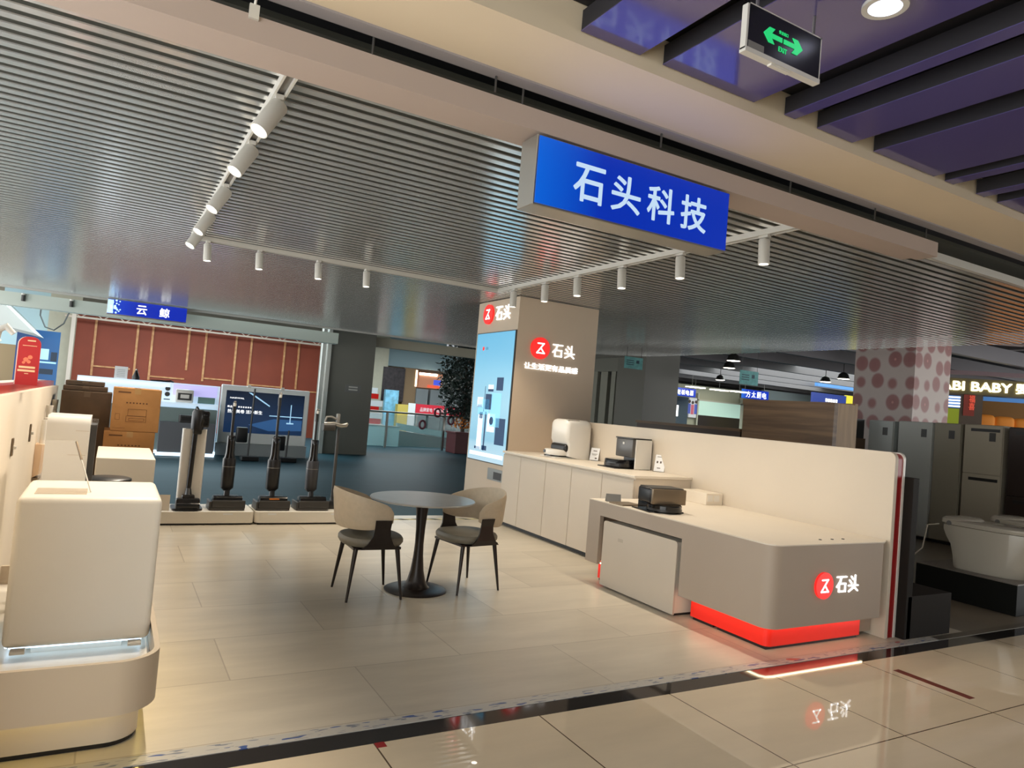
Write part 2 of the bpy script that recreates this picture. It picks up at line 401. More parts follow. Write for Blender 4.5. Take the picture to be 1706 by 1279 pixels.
# ceiling panels of the corridor, long boards with open slots between
M_side_shade = mat('panel_side_shade', (30, 28, 33), 0.7)  # black colour stands in for the unlit shade on the panel sides
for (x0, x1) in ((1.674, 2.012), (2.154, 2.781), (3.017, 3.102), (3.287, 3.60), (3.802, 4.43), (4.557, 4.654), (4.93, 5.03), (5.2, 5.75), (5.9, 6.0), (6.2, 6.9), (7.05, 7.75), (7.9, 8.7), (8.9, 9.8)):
    pnl = struct(build('ceiling', B(x0, -3.0, 3.255, x1, 2.60, 3.259), M_panel_spill))
    build('panel_shaded_side', B(x0+0.001, -2.999, 3.259, x1-0.001, 2.599, 3.35), M_side_shade, pnl)
struct(build('ceiling', B(-2.8, -6, 3.38, 16, 2.605, 3.42), mat('slot_black', (26, 24, 26), 0.85)))
# pipes and hangers seen in the gap
for k, x in enumerate((0.9, 1.52, 1.70, 2.6, 3.75, 4.6, 5.3)):
    o = build('hanger_rod', MB().tube([(x, 3.10 if k % 2 else 3.14, 3.11), (x, 3.12, 4.6)], 0.006, 6), M_dgrey, org=(x, 3.12, 3.11))
    tag(o, ['thin dark hanger rod above the fascia, leftmost one', 'thin hanger rod above the fascia left of the blue sign', 'hanger rod just above the left end of the blue sign', 'hanger rod above the middle of the blue sign', 'hanger rod above the fascia right of the blue sign', 'second hanger rod right of the blue sign', 'hanger rod near the right end of the fascia'][k], 'rod', 'hanger rods above the fascia')
o = build('ceiling_duct', B(-5, 3.6, 3.9, 9, 4.3, 4.3), M_dgrey, org=(2, 4, 3.9)); tag(o, 'dark duct running in the gap above the fascia', 'duct')
h = build('ceiling_hook', MB().box(0.36, 3.118, 3.09, 0.40, 3.135, 3.15).tube([(0.38, 3.12, 3.15), (0.38, 3.09, 3.19), (0.36, 3.12, 3.2)], 0.006), M_alum, org=(0.38, 3.12, 3.1)); tag(h, 'small white metal hook on the upper edge of the fascia', 'hook')

# pillar with screen
struct(build('wall_pillar', B(4.72, 8.30, 0, 6.05, 9.52, 3.09), M_stone))
# right partition: cream board, dark red core, pale back board
def yz_board(x0, x1, y0, y1, z1, r):
    pts = [(y1, 0.0), (y0, 0.0)] + [(y0 + r - r*math.cos(a*PI/16), z1 - r + r*math.sin(a*PI/16)) for a in range(9)] + [(y1, z1)]
    return MB().prism(pts, x0, x1, 'x')
M_wallp = mat('cream_partition_board', (206, 194, 176), 0.5, var=0.02, vscale=2)
wr = struct(build('wall_right', yz_board(5.43, 5.47, 3.345, 8.3, 1.46, 0.05), M_wallp, smooth=True))
build('edge_core', yz_board(5.47, 5.545, 3.352, 8.3, 1.452, 0.05), M_darkred, wr)
build('back_board', yz_board(5.545, 5.57, 3.345, 8.3, 1.46, 0.05), M_white2, wr)
wl = struct(build('wall_left', yz_board(-0.49, -0.45, 2.9, 8.3, 1.405, 0.05), M_cream))
build('edge_core', yz_board(-0.565, -0.49, 2.9, 8.3, 1.449, 0.05), M_darkred, wl)
build('back_board', yz_board(-0.66, -0.565, 2.9, 8.3, 1.45, 0.05), M_white2, wl)

# ================================================================== SIGNS
def led_sign(name, x0, x1, y0, y1, z0, z1, s, label, wd, ht, cx, m, lm, bold=0.03, box_m=M_steel, top=3.1):
    t = thing(name, label, 'sign', ((x0+x1)/2, (y0+y1)/2, z0))
    build('housing', MB().box(x0, y0+0.006, z0, x1, y1, z1, bev=0.004, seg=1), box_m, t)
    build('screen', B(x0+0.012, y0, z0+0.012, x1-0.004, y0+0.006, z1-0.008), m, t)
    n = len(s); lt = MB()
    for i, ch in enumerate(s):
        text(lt, ch, (cx + wd*((i+0.5)/n-0.5), y0, (z0+z1)/2 - 0.005), XR, ZU, min(ht, wd/n*0.98), ht, 0.002, bold*0.7)
    build('lettering', lt, lm, t)
    if top > z1 + 0.01:
        hb = MB()
        for x in (x0+(x1-x0)*0.15, x1-(x1-x0)*0.15): hb.tube([(x, (y0+y1)/2, z1-0.002), (x, (y0+y1)/2, top)], 0.008, 6)
        build('hanger', hb, M_steel, t)
    return t
M_blue = blue_led('blue_led_panel')
led_sign('shop_sign', 1.80, 3.19, 3.12, 3.29, 2.615, 2.985, '石头科技', 'large blue LED sign with four white characters under the fascia', 1.02, 0.205, 2.525, M_blue, M_sign_c, top=3.0)
sgl = bpy.data.lights.new('sign_glow', 'AREA'); sgl.energy = 1.6; sgl.color = (0.16, 0.22, 1.0); sgl.shape = 'RECTANGLE'; sgl.size = 1.3; sgl.size_y = 0.34
sg = bpy.data.objects.new('sign_glow', sgl); C.objects.link(sg); sg.location = (2.5, 3.112, 2.8); sg.rotation_euler = (-PI/2, 0, 0)
t2 = led_sign('shop_sign', -0.21, 1.25, 16.3, 16.42, 2.775, 3.085, '云鲸', 'blue LED sign with two white characters hanging at the far booth', 0.84, 0.19, 0.62, blue_led('blue_led_panel_far', (10, 60, 200), (2, 36, 178), 0.1, 0.35), M_sign_w)
spl = MB()
for k in range(26):
    a = random.random(); disc(spl, (-0.195+0.05+0.22*a*a, 16.3, 2.80+0.26*random.random()), XR, ZU, 0.012+0.03*(1-a)*random.random(), 0.002, 10)
flat(spl, (-0.15, 16.3, 2.93), XR, ZU, 0.10, 0.27, 0.0015)
build('splash_picture', spl, mat('lit_splash', (190, 225, 250), emit=0.9, ecol=(190, 225, 250)), t2)

def logo(mb_disc, mb_z, mb_l, c, right, r, tsize, gap, depth=0.03):
    """red disc with the zigzag emblem, then two characters to its right"""
    c = Vector(c); rt = Vector(right); n = rt.cross(Vector(ZU))
    disc(mb_disc, c, right, ZU, r, depth)
    strokes(mb_z, ZED, c + n*depth, right, ZU, r*1.05, 0.125, 0.003)
    p = c + rt*(r + gap + tsize*0.5)
    strokes(mb_l, SHI, p, right, ZU, tsize, 0.098, depth*0.5)
    strokes(mb_l, TOU, p + rt*tsize*1.12, right, ZU, tsize, 0.098, depth*0.5)
def logo_sign(label, c, right, r, tsize, gap, slogan=None):
    t = thing('logo_sign', label, 'sign', c)
    d, z, l = MB(), MB(), MB(); logo(d, z, l, c, right, r, tsize, gap)
    build('disc', d, M_sign_r, t); build('emblem', z, M_sign_w, t)
    if slogan:
        sc, sw, sh = slogan
        text(l, '让生活更有品质感', sc, right, ZU, sw, sh, 0.015, 0.012)
    build('lettering', l, M_sign_w, t)
    return t
logo_sign('lit red disc logo and characters above a slogan on the pillar front', (5.093, 8.3, 2.418), XR, 0.15, 0.18, 0.055, ((5.31, 8.3, 2.163), 0.885, 0.088))
logo_sign('lit red disc logo with two characters above the tall pillar screen', (4.72, 9.165, 2.90), YR, 0.145, 0.20, 0.06)

# exit sign hanging in the corridor
t = thing('exit_sign', 'black and green EXIT sign with two arrows hanging from the corridor ceiling', 'sign', (2.18, 1.91, 2.99))
ex0, ex1, ez0, ez1 = 1.968, 2.40, 2.992, 3.172
build('frame', MB().box(ex0, 1.903, ez0, ex0+0.012, 1.93, ez1).box(ex1-0.008, 1.903, ez0, ex1, 1.93, ez1).box(ex0, 1.903, ez1-0.006, ex1, 1.93, ez1).box(ex0, 1.90, ez0-0.012, ex1, 1.932, ez0+0.006).box(ex0+0.15, 1.905, ez0-0.02, ex0+0.26, 1.925, ez0-0.01), M_alum, t)
build('panel', B(ex0+0.01, 1.903, ez0+0.005, ex1-0.006, 1.926, ez1-0.005), mat('exit_black', (30, 30, 34), 0.25), t)
ar = MB()
def arrow(x0, x1, z):
    s = 1 if x1 > x0 else -1; L = abs(x1-x0)
    P = [(x0, z-0.009), (x0, z+0.009), (x1-s*0.045, z+0.009), (x1-s*0.062, z+0.03), (x1-s*0.03, z+0.03), (x1, z), (x1-s*0.03, z-0.03), (x1-s*0.062, z-0.03), (x1-s*0.045, z-0.009)]
    ar.prism(P, 1.900, 1.904, 'y')
arrow(2.165, 2.06, 3.082); arrow(2.175, 2.285, 3.082)
build('arrow', ar, M_green, t)
tx = MB(); text(tx, 'EXIT', (2.172, 1.903, 3.045), XR, ZU, 0.048, 0.019, 0.002, 0.008); text(tx, '安全出口', (2.172, 1.903, 3.112), XR, ZU, 0.052, 0.014, 0.002, 0.0)
build('lettering', tx, M_green, t)
build('battery_plate', B(ex0+0.014, 1.9015, ez0+0.006, ex0+0.10, 1.904, ez0+0.034), M_mgrey, t)
build('hanger', MB().tube([(2.03, 1.915, 3.17), (2.03, 1.915, 3.38)], 0.007, 6).tube([(2.36, 1.915, 3.17), (2.36, 1.915, 3.256)], 0.007, 6), M_steel, t)
# corridor downlight
t = thing('ceiling_downlight', 'round white downlight in the corridor ceiling panel', 'light', (2.50, 1.70, 3.25))
mt = Matrix.Translation((2.50, 1.70, 0))
build('ring', MB().lathe([(0.062, 3.2545), (0.062, 3.241), (0.085, 3.241), (0.085, 3.2545)], 32, mt), M_alum, t)
build('diffuser', MB().lathe([(0.0, 3.243), (0.062, 3.243), (0.062, 3.254), (0.0, 3.254)], 32, mt), mat('downlight_diffuser', (230, 235, 255), emit=3.5, ecol=(215, 222, 255)), t)

# ================================================================== TRACK LIGHTING
def track(name, a, b, label):
    a = Vector(a); b = Vector(b); d = (b-a).normalized(); n = Vector((-d.y, d.x, 0))
    t = thing(name, label, 'lighting track', a)
    for s in (-1, 1):
        rl = MB()
        P = [a + n*s*0.027, b + n*s*0.027]
        q = []
        for p in P:
            q += [p + n*-0.006, p + n*0.006, p + n*0.006 + Vector((0, 0, 0.045)), p + n*-0.006 + Vector((0, 0, 0.045))]
        rl.add(q, [(0, 1, 2, 3), (4, 7, 6, 5), (0, 4, 5, 1), (1, 5, 6, 2), (2, 6, 7, 3), (3, 7, 4, 0)])
        build('side_rail', rl, M_alum, t)
    ch = MB(); q = []
    for p in (a, b): q += [p + n*-0.021 + Vector((0, 0, 0.02)), p + n*0.021 + Vector((0, 0, 0.02)), p + n*0.021 + Vector((0, 0, 0.04)), p + n*-0.021 + Vector((0, 0, 0.04))]
    ch.add(q, [(0, 1, 2, 3), (4, 7, 6, 5), (0, 4, 5, 1), (1, 5, 6, 2), (2, 6, 7, 3), (3, 7, 4, 0)])
    build('channel', ch, M_mgrey, t)
ZT = 3.056
track('lighting_track', (0.62, 3.44, ZT), (0.62, 8.18, ZT), 'white lighting track along the left side of the slat ceiling')
track('lighting_track', (4.30, 3.44, ZT), (4.30, 8.18, ZT), 'white lighting track along the right side of the slat ceiling, behind the blue sign')
track('lighting_track', (0.65, 8.15, ZT), (4.27, 8.15, ZT), 'white lighting track across the back of the slat ceiling')
ORD = ['first', 'second', 'third', 'fourth', 'fifth', 'sixth']
def spot(x, y, target, label, group, power, cone=62, L=0.155, rad=0.039, color=(1.0, 0.86, 0.68)):
    t = thing('track_spotlight', label, 'spotlight', (x, y, ZT), group)
    build('adapter', MB().box(x-0.02, y-0.045, ZT-0.018, x+0.02, y+0.045, ZT+0.006), M_alum, t)
    p = Vector((x, y, ZT-0.05)); d = (Vector(target)-p).normalized()
    build('arm', MB().tube([(x, y, ZT-0.012), (x, y, ZT-0.05)], 0.011, 8), M_alum, t)
    q = d.to_track_quat('Z', 'Y').to_matrix().to_4x4(); mt = Matrix.Translation(p) @ q
    build('housing', MB().lathe([(0.0, -0.02), (rad*0.92, -0.02), (rad, -0.012), (rad, L), (rad*0.86, L), (rad*0.86, L-0.012), (0, L-0.012)], 24, mt), M_alum, t, smooth=True)
    build('lens', MB().lathe([(0.0, L-0.011), (rad*0.84, L-0.011), (rad*0.84, L-0.007), (0, L-0.007)], 20, mt), M_lens, t)
    l = bpy.data.lights.new('lamp', 'SPOT'); l.energy = power; l.color = color; l.spot_size = R(cone); l.spot_blend = 0.75; l.shadow_soft_size = 0.03
    o = bpy.data.objects.new('lamp', l); C.objects.link(o); o.parent = t
    o.location = p + d*(L+0.006) - Vector((x, y, ZT)); o.rotation_euler = d.to_track_quat('-Z', 'Y').to_euler()
for k, (y, ty, tz) in enumerate(((3.80, 4.0, 0.8), (4.62, 4.9, 0.9), (5.75, 6.0, 0.9), (6.7, 6.9, 0.8), (7.45, 7.6, 0.8))):
    spot(0.62, y, (0.62-1.08, y-0.5, 1.05), ORD[k] + ' lit white spotlight from the fascia on the left track', 'spotlights on the left track', 130, 91, 0.185, 0.048)
for k, (y, ty) in enumerate(((3.81, 3.75), (4.74, 4.6), (5.57, 5.4), (6.34, 6.15), (7.0, 6.9), (7.74, 7.75))):
    spot(4.30, y, (4.30 if k else 4.36, ty, 0.8), ORD[k] + ' white spotlight from the fascia on the right track', 'spotlights on the right track', 57, 108, 0.175, 0.043)
for k, x in enumerate((0.76, 1.29, 1.94, 2.51)):
    spot(x, 8.15, (x+0.12, 8.0, 0.4), ORD[k] + ' small white spotlight from the left on the back track', 'spotlights on the back track', 70, 92, 0.16, 0.04)

# ================================================================== PILLAR SCREEN AND VENT
t = thing('advertising_screen', 'tall lit pale blue product screen on the left face of the pillar', 'screen', (4.70, 8.88, 0.78))
build('bezel', B(4.698, 8.305, 0.765, 4.72, 9.455, 2.63), M_dgrey, t)
M_scr = vgrad_mat('screen_blue', [(0.0, (196, 226, 240)), (0.13, (176, 218, 236)), (0.16, (150, 205, 228)), (0.45, (160, 214, 234)), (0.75, (132, 202, 232)), (1.0, (108, 190, 228))], 0.98)
build('screen', B(4.694, 8.318, 0.778, 4.699, 9.442, 2.618), M_scr, t)
def scrbox(x, z, wd, ht, mb): flat(mb, (4.694, 9.442 - x*1.124, 0.778 + z*1.84), YR, ZU, wd*1.124, ht*1.84, 0.0015); return mb
M_s1 = mat('pictured_navy', (24, 52, 84), emit=0.9, ecol=(24, 52, 84)); M_s2 = mat('pictured_white', (220, 236, 244), emit=0.95, ecol=(220, 236, 244)); M_s3 = mat('pictured_blue', (128, 190, 216), emit=0.95, ecol=(128, 190, 216))
pl = MB()
scrbox(0.66, 0.40, 0.26, 0.26, pl); scrbox(0.34, 0.42, 0.30, 0.12, pl)
build('pictured_plinth', pl, M_s3, t)
pw = MB()
for (x, z, wd, ht) in ((0.50, 0.575, 0.14, 0.035), (0.23, 0.455, 0.15, 0.075), (0.57, 0.30, 0.2, 0.14), (0.28, 0.22, 0.13, 0.27), (0.5, 0.05, 0.9, 0.03)): scrbox(x, z, wd, ht, pw)
build('pictured_appliance', pw, M_s2, t)
pn = MB()
for (x, z, wd, ht) in ((0.73, 0.60, 0.17, 0.10), (0.50, 0.55, 0.14, 0.02), (0.46, 0.46, 0.17, 0.12), (0.23, 0.425, 0.13, 0.02), (0.82, 0.24, 0.24, 0.2), (0.29, 0.35, 0.09, 0.05), (0.42, 0.23, 0.035, 0.30), (0.44, 0.10, 0.13, 0.035), (0.25, 0.095, 0.16, 0.02), (0.35, 0.48, 0.012, 0.2)): scrbox(x, z, wd, ht, pn)
disc(pn, (4.694, 9.442-0.58*1.124, 0.778+0.315*1.84), YR, ZU, 0.06, 0.003, 20)
build('pictured_robot', pn, M_s1, t)
pt = MB(); disc(pt, (4.694, 9.442-0.2*1.124, 0.778+0.88*1.84), YR, ZU, 0.03, 0.0015, 16)
build('pictured_logo', pt, M_sign_r, t)
pt = MB(); text(pt, '石头', (4.694, 9.442-0.3*1.124, 0.778+0.88*1.84), YR, ZU, 0.08, 0.04, 0.0015, 0.0); build('lettering', pt, M_s1, t)
t = thing('socket_plate', 'small metal socket panel low on the pillar under the tall screen', 'socket', (4.71, 8.56, 0.54))
build('frame', B(4.708, 8.36, 0.54, 4.72, 8.80, 0.70), M_steel, t)
build('opening', B(4.705, 8.40, 0.56, 4.709, 8.62, 0.66), M_dgrey, t)

# ================================================================== LOW CABINET ALONG THE RIGHT PARTITION
dx, dz = 4.655, 0.985
t = thing('low_cabinet', 'long cream low cabinet against the right partition beside the pillar', 'cabinet', (5.0, 6.9, 0))
build('carcass', B(dx+0.02, 5.56, 0.05, 5.428, 8.29, dz-0.03), M_taupe, t)
build('plinth', B(dx+0.06, 5.6, 0.0, 5.42, 8.28, 0.05), M_black, t)
build('cabinet_top', B(dx-0.012, 5.545, dz-0.028, 5.429, 8.295, dz, bev=0.004), M_cream, t)
ys = [5.565, 6.092, 6.668, 7.217, 7.82, 8.285]
for a, b in zip(ys[:-1], ys[1:]):
    build('cabinet_door', B(dx, a+0.004, 0.052, dx+0.02, b-0.004, dz-0.045, bev=0.003, seg=1), M_taupe, t)

# ================================================================== RECEPTION COUNTER
t = thing('reception_counter', 'low taupe reception counter with red LED-lit base and lit logo', 'counter', (4.7, 4.4, 0))
cz0, cz1 = 0.183, 0.758
cx0, cx1, cy0, cy1 = 4.055, 5.429, 3.315, 5.47
def counter_ring(x0, y0, x1, y1, r): return rrect(x0, y0, x1, y1, r, 10, (1, 0, 0, 0))
# shell = front return (faces corridor) + side skirt above and beside the door recess
ny0, ny1, nz = 4.205, 5.285, 0.632
body = MB()
outer = [(cx0, ny0)] + [(cx0 + 0.10 - 0.10*math.cos(a*PI/20), cy0 + 0.10 - 0.10*math.sin(a*PI/20)) for a in range(11)] + [(5.30, cy0), (5.30, cy0+0.04), (4.16, cy0+0.04), (4.095, cy0+0.105), (4.095, ny0)]
body.prism(outer, cz0, cz1-0.002, 'z')
body.box(cx0, ny0, nz, cx0+0.04, ny1, cz1-0.002)
body.box(cx0, ny1, cz0, cx0+0.04, cy1, cz1-0.002)
body.box(cx0+0.04, cy1-0.03, cz0, cx1, cy1, cz1-0.002)
body.box(5.26, cy0+0.04, cz0, 5.30, 3.9, cz1-0.002)
body.box(4.1, cy0+0.05, cz0, 5.25, ny0, cz0+0.02)
body.box(4.66, 3.46, 0.03, 5.42, 5.40, 0.75)
build('body', body, M_counter, t, smooth=True)
top = [(cx0, cy1)] + [(cx0, cy0+0.1)] + [(cx0 + 0.10 - 0.10*math.cos(a*PI/20), cy0 + 0.10 - 0.10*math.sin(a*PI/20)) for a in range(11)] + [(5.31, cy0), (cx1, cy0+0.06), (cx1, cy1)]
build('countertop', MB().prism(top, cz1-0.003, cz1+0.006, 'z'), M_cream, t, smooth=True)
toe = MB()
pa = [(4.18, 4.18), (4.18, 3.52)] + [(4.18 + 0.05 - 0.05*math.cos(a*PI/12), 3.475 - 0.05*math.sin(a*PI/12)) for a in range(7)] + [(5.23, 3.425), (5.23, 3.45), (4.22, 3.45), (4.205, 3.475), (4.205, 4.18)]
toe.prism(pa, 0.022, 0.182, 'z')
build('toe_kick', toe, M_red_spill, t); build('toe_kick', B(4.18, 5.262, 0.022, 4.205, 5.42, 0.182), M_red_spill, t)
build('foot', MB().box(4.19, 3.44, 0, 4.30, 3.9, 0.022).box(4.3, 3.44, 0, 5.22, 3.5, 0.022).box(4.19, 3.95, 0, 4.3, 4.16, 0.022).box(4.66, 3.6, 0, 5.42, 5.40, 0.03).box(4.19, 5.27, 0, 4.4, 5.41, 0.022), M_black, t)
build('led_strip', MB().tube([(4.135, 4.18, 0.176), (4.135, 3.50, 0.176), (4.14, 3.44, 0.176), (4.165, 3.405, 0.176), (4.23, 3.395, 0.176), (5.24, 3.395, 0.176)], 0.006, 6).tube([(4.135, 5.28, 0.176), (4.135, 5.44, 0.176)], 0.006, 6), M_led_w, t)
d, z, l = MB(), MB(), MB(); logo(d, z, l, (4.60, cy0, 0.465), XR, 0.096, 0.122, 0.052, 0.018)
dd = build('logo_disc', d, M_sign_r, t); build('emblem', z, M_sign_w, dd); build('lettering', l, M_sign_w, t)
sp_ = MB()
for x in (4.72, 4.86, 4.99): sp_.lathe([(0, 0), (0.011, 0), (0.011, 0.005), (0, 0.005)], 12, Matrix.Translation((x, 3.45, cz1+0.006)))
build('button', sp_, M_dgrey, t)
# pedestal under the counter
t = thing('mobile_pedestal', 'pale grey pedestal cabinet parked in the recess under the reception counter', 'cabinet', (4.35, 4.74, 0))
mp_ = MB().prism(rrect(4.262, 0.012, 5.235, 0.598, 0.03, 5, (0, 0, 1, 1)), 4.064, 4.082, 'x')
build('front_panel', mp_, M_taupe, t)
build('carcass', B(4.082, 4.27, 0.02, 4.60, 5.225, 0.59), M_cream, t)
build('base', B(4.10, 4.28, 0.0, 4.59, 5.22, 0.02), M_black, t)
mk = MB(); flat(mk, (4.064, 4.98, 0.46), YR, ZU, 0.07, 0.03, 0.001); build('lock', mk, mat('faint_mark', (188, 176, 158), 0.5), t)

# ================================================================== ROBOT VACUUM DOCKS
def robot_disc(mb, x, y, z, r, h, seg=36):
    mb.lathe([(0, 0), (r*0.94, 0), (r, 0.012), (r, h-0.012), (r*0.97, h), (r*0.4, h+0.001), (r*0.38, h+0.012), (0, h+0.013)], seg, Matrix.Translation((x, y, z)))
ztop = dz
# white dock, faces -X
t = thing('vacuum_dock', 'rounded white robot vacuum dock on the low cabinet beside the pillar', 'vacuum dock', (5.2, 7.50, ztop))
prof = [(5.02, ztop+0.03), (5.02, ztop+0.20), (4.99, ztop+0.25), (4.99, ztop+0.44), (5.005, ztop+0.475), (5.04, ztop+0.492), (5.34, ztop+0.492), (5.375, ztop+0.475), (5.39, ztop+0.44), (5.40, ztop+0.03), (5.40, ztop), (5.20, ztop)]
sec = []
def dock_shell(y0, y1, inset):
    secs = []
    cxm = sum(p[0] for p in prof)/len(prof); czm = sum(p[1] for p in prof)/len(prof)
    for (yy, k) in ((y0, 0.74), (y0+0.012, 0.85), (y0+0.035, 0.93), (y0+0.07, 0.98), (y0+0.11, 1.0), (y1-0.11, 1.0), (y1-0.07, 0.98), (y1-0.035, 0.93), (y1-0.012, 0.85), (y1, 0.74)):
        secs.append([(cxm + (p[0]-cxm)*k, yy, ztop + (p[1]-ztop)*(k*0.5+0.5)) for p in prof])
    return MB().loft(secs)
build('tank_housing', dock_shell(7.31, 7.72, 0), M_white2, t, smooth=True)
build('lid_seam', MB().box(5.03, 7.36, ztop+0.478, 5.2, 7.42, ztop+0.489), mat('warm_shadow_gap', (150, 140, 124), 0.5), t)
build('dock_mouth', MB().box(4.984, 7.335, ztop+0.07, 5.12, 7.68, ztop+0.185, bev=0.045, seg=4), M_black, t)
build('base_plate', MB().box(4.86, 7.34, ztop, 5.36, 7.69, ztop+0.014, bev=0.006), M_white2, t)
t = thing('robot_vacuum', 'white robot vacuum parked in the rounded white dock', 'robot vacuum', (4.95, 7.515, ztop+0.014))
m_ = MB(); m_.lathe([(0, 0), (0.155, 0), (0.165, 0.012), (0.165, 0.075), (0.158, 0.088), (0, 0.09)], 40, Matrix.Translation((5.0, 7.515, ztop+0.0145)) @ Matrix.Diagonal((1, 1, 1, 1)))
build('body', m_, M_white2, t, smooth=True)
build('bumper', MB().lathe([(0, 0), (0.168, 0), (0.168, 0.016), (0, 0.016)], 40, Matrix.Translation((5.0, 7.515, ztop+0.018))), M_gloss, t)
build('sensor_window', MB().box(4.826, 7.535, ztop+0.055, 4.85, 7.575, ztop+0.09, bev=0.004), M_gloss, t)
# price cards
def card(x, y, z, ang, label, marks, hh=0.17, ww=0.13):
    t = thing('price_card', label, 'card', (x, y, z), 'price cards on the right side')
    Mx = Matrix.Translation((x, y, z)) @ Matrix.Rotation(ang, 4, 'Z')
    tilt = Mx @ Matrix.Rotation(R(-16), 4, 'X')
    build('holder', MB().box(-ww/2, -0.03, 0, ww/2, 0.045, 0.004, mtx=Mx).box(-ww/2, 0.003, 0.002, ww/2, 0.006, hh, mtx=tilt), M_acryl, t)
    build('paper', MB().box(-ww/2+0.006, 0.0, 0.008, ww/2-0.006, 0.0025, hh-0.004, mtx=tilt), M_paper, t)
    pm = MB()
    for (x0, x1, z0, z1) in marks: pm.box(-ww/2 + x0*ww, -0.0012, z0*hh, -ww/2 + x1*ww, 0.0, z1*hh, mtx=tilt)
    build('print', pm, mat('card_print', (96, 84, 78), 0.7), t)
card(5.36, 7.22, ztop, R(-62), 'small white price card in front of the rounded white dock', ((0.3, 0.7, 0.72, 0.78), (0.2, 0.8, 0.5, 0.53), (0.25, 0.7, 0.42, 0.45), (0.6, 0.8, 0.15, 0.25)))
# black dock with a side panel, faces -X
t = thing('vacuum_dock', 'black robot vacuum dock with pale side panel in the middle of the low cabinet', 'vacuum dock', (5.25, 6.35, ztop))
build('tower', MB().box(5.13, 6.20, ztop+0.13, 5.38, 6.50, ztop+0.34, bev=0.012), mat('dock_grey_face', (82, 80, 78), 0.28), t, smooth=True)
build('top_cover', MB().box(5.125, 6.19, ztop+0.338, 5.40, 6.51, ztop+0.352, bev=0.005), M_gloss, t)
build('side_panel', MB().box(5.17, 6.183, ztop+0.004, 5.40, 6.20, ztop+0.337, bev=0.004), M_white2, t)
build('back_shell', MB().box(5.26, 6.20, ztop, 5.40, 6.50, ztop+0.2), M_black, t)
build('ramp', MB().box(4.93, 6.24, ztop, 5.34, 6.56, ztop+0.012, bev=0.004), M_black, t)
badge = MB(); flat(badge, (5.13, 6.36, ztop+0.285), YR, ZU, 0.03, 0.025, 0.003); build('badge', badge, mat('badge_pale', (190, 190, 186), 0.4), t)
t = thing('robot_vacuum', 'glossy black robot vacuum parked in the black dock on the cabinet', 'robot vacuum', (5.1, 6.39, ztop+0.012))
m_ = MB(); m_.lathe([(0, 0), (0.15, 0), (0.16, 0.01), (0.16, 0.078), (0.152, 0.088), (0, 0.09)], 40, Matrix.Translation((5.10, 6.39, ztop+0.0125))); build('body', m_, M_gloss, t, smooth=True)
build('bumper', MB().lathe([(0, 0), (0.163, 0), (0.163, 0.035), (0, 0.035)], 40, Matrix.Translation((5.10, 6.39, ztop+0.02))), M_black, t)
card(5.385, 6.03, ztop, R(-60), 'white price card with two dark dots beside the black dock', ((0.2, 0.34, 0.5, 0.62), (0.5, 0.64, 0.5, 0.62), (0.2, 0.8, 0.85, 0.88), (0.3, 0.6, 0.2, 0.24)), 0.20)
# bronze dock on the counter
t = thing('vacuum_dock', 'black and bronze robot vacuum dock standing on the reception counter', 'vacuum dock', (4.3, 4.72, cz1+0.006))
zc = cz1+0.0062
Mx = Matrix.Translation((4.30, 4.78, zc)) @ Matrix.Rotation(R(-10), 4, 'Z')
build('tower', MB().box(-0.165, -0.13, 0.07, 0.175, 0.10, 0.207, bev=0.025, seg=3, mtx=Mx), M_black, t, smooth=True)
build('front_panel', MB().box(-0.155, -0.15, 0.07, 0.18, -0.11, 0.203, bev=0.008, seg=2, mtx=Mx), M_bronze, t, smooth=True)
build('top_cover', MB().box(-0.15, -0.13, 0.199, 0.165, 0.09, 0.211, bev=0.006, mtx=Mx), M_dgrey, t)
build('back_shell', MB().box(-0.12, -0.11, 0.0, 0.16, 0.15, 0.08, mtx=Mx), M_gloss, t)
build('ramp', MB().box(-0.19, -0.16, 0.0, 0.16, 0.14, 0.012, bev=0.004, mtx=Mx), M_gloss, t)
t = thing('robot_vacuum', 'dark robot vacuum showing below the bronze dock on the counter', 'robot vacuum', (4.27, 4.68, zc))
m_ = MB(); m_.lathe([(0, 0), (0.14, 0), (0.15, 0.008), (0.15, 0.05), (0.142, 0.058), (0, 0.06)], 40, Matrix.Translation((4.285, 4.69, zc+0.0125))); build('body', m_, M_gloss, t, smooth=True)
build('bumper', MB().lathe([(0, 0), (0.153, 0), (0.153, 0.02), (0, 0.02)], 40, Matrix.Translation((4.285, 4.69, zc+0.016))), M_black, t)
t = thing('table_card', 'small dark tent card on the far left end of the reception counter', 'card', (4.13, 5.30, zc))
Mx = Matrix.Translation((4.16, 5.24, zc)) @ Matrix.Rotation(R(-25), 4, 'Z')
build('front_leaf', MB().box(-0.07, -0.002, 0, 0.07, 0.001, 0.075, mtx=Mx @ Matrix.Rotation(R(-18), 4, 'X')), M_mgrey, t)
build('back_leaf', MB().box(-0.07, -0.001, 0, 0.07, 0.002, 0.075, mtx=Mx @ Matrix.Translation((0, 0.046, 0)) @ Matrix.Rotation(R(18), 4, 'X')), M_mgrey, t)
t = thing('tray_mat', 'flat grey mat on the counter between the tent card and the bronze dock', 'mat', (4.2, 5.05, zc))
build('sheet', MB().box(4.075, 5.0, zc, 4.30, 5.20, zc+0.012, bev=0.004), M_bronze, t)
t = thing('socket_box', 'low white socket box at the back of the counter by the partition', 'socket', (5.3, 5.25, zc))
build('housing', MB().box(5.20, 5.10, zc, 5.425, 5.45, zc+0.115, bev=0.004), M_cream, t)
sk = MB(); flat(sk, (5.25, 5.10, zc+0.065), XR, ZU, 0.07, 0.06, 0.004); flat(sk, (5.34, 5.10, zc+0.065), XR, ZU, 0.07, 0.06, 0.004); build('socket_plate', sk, M_white2, t)

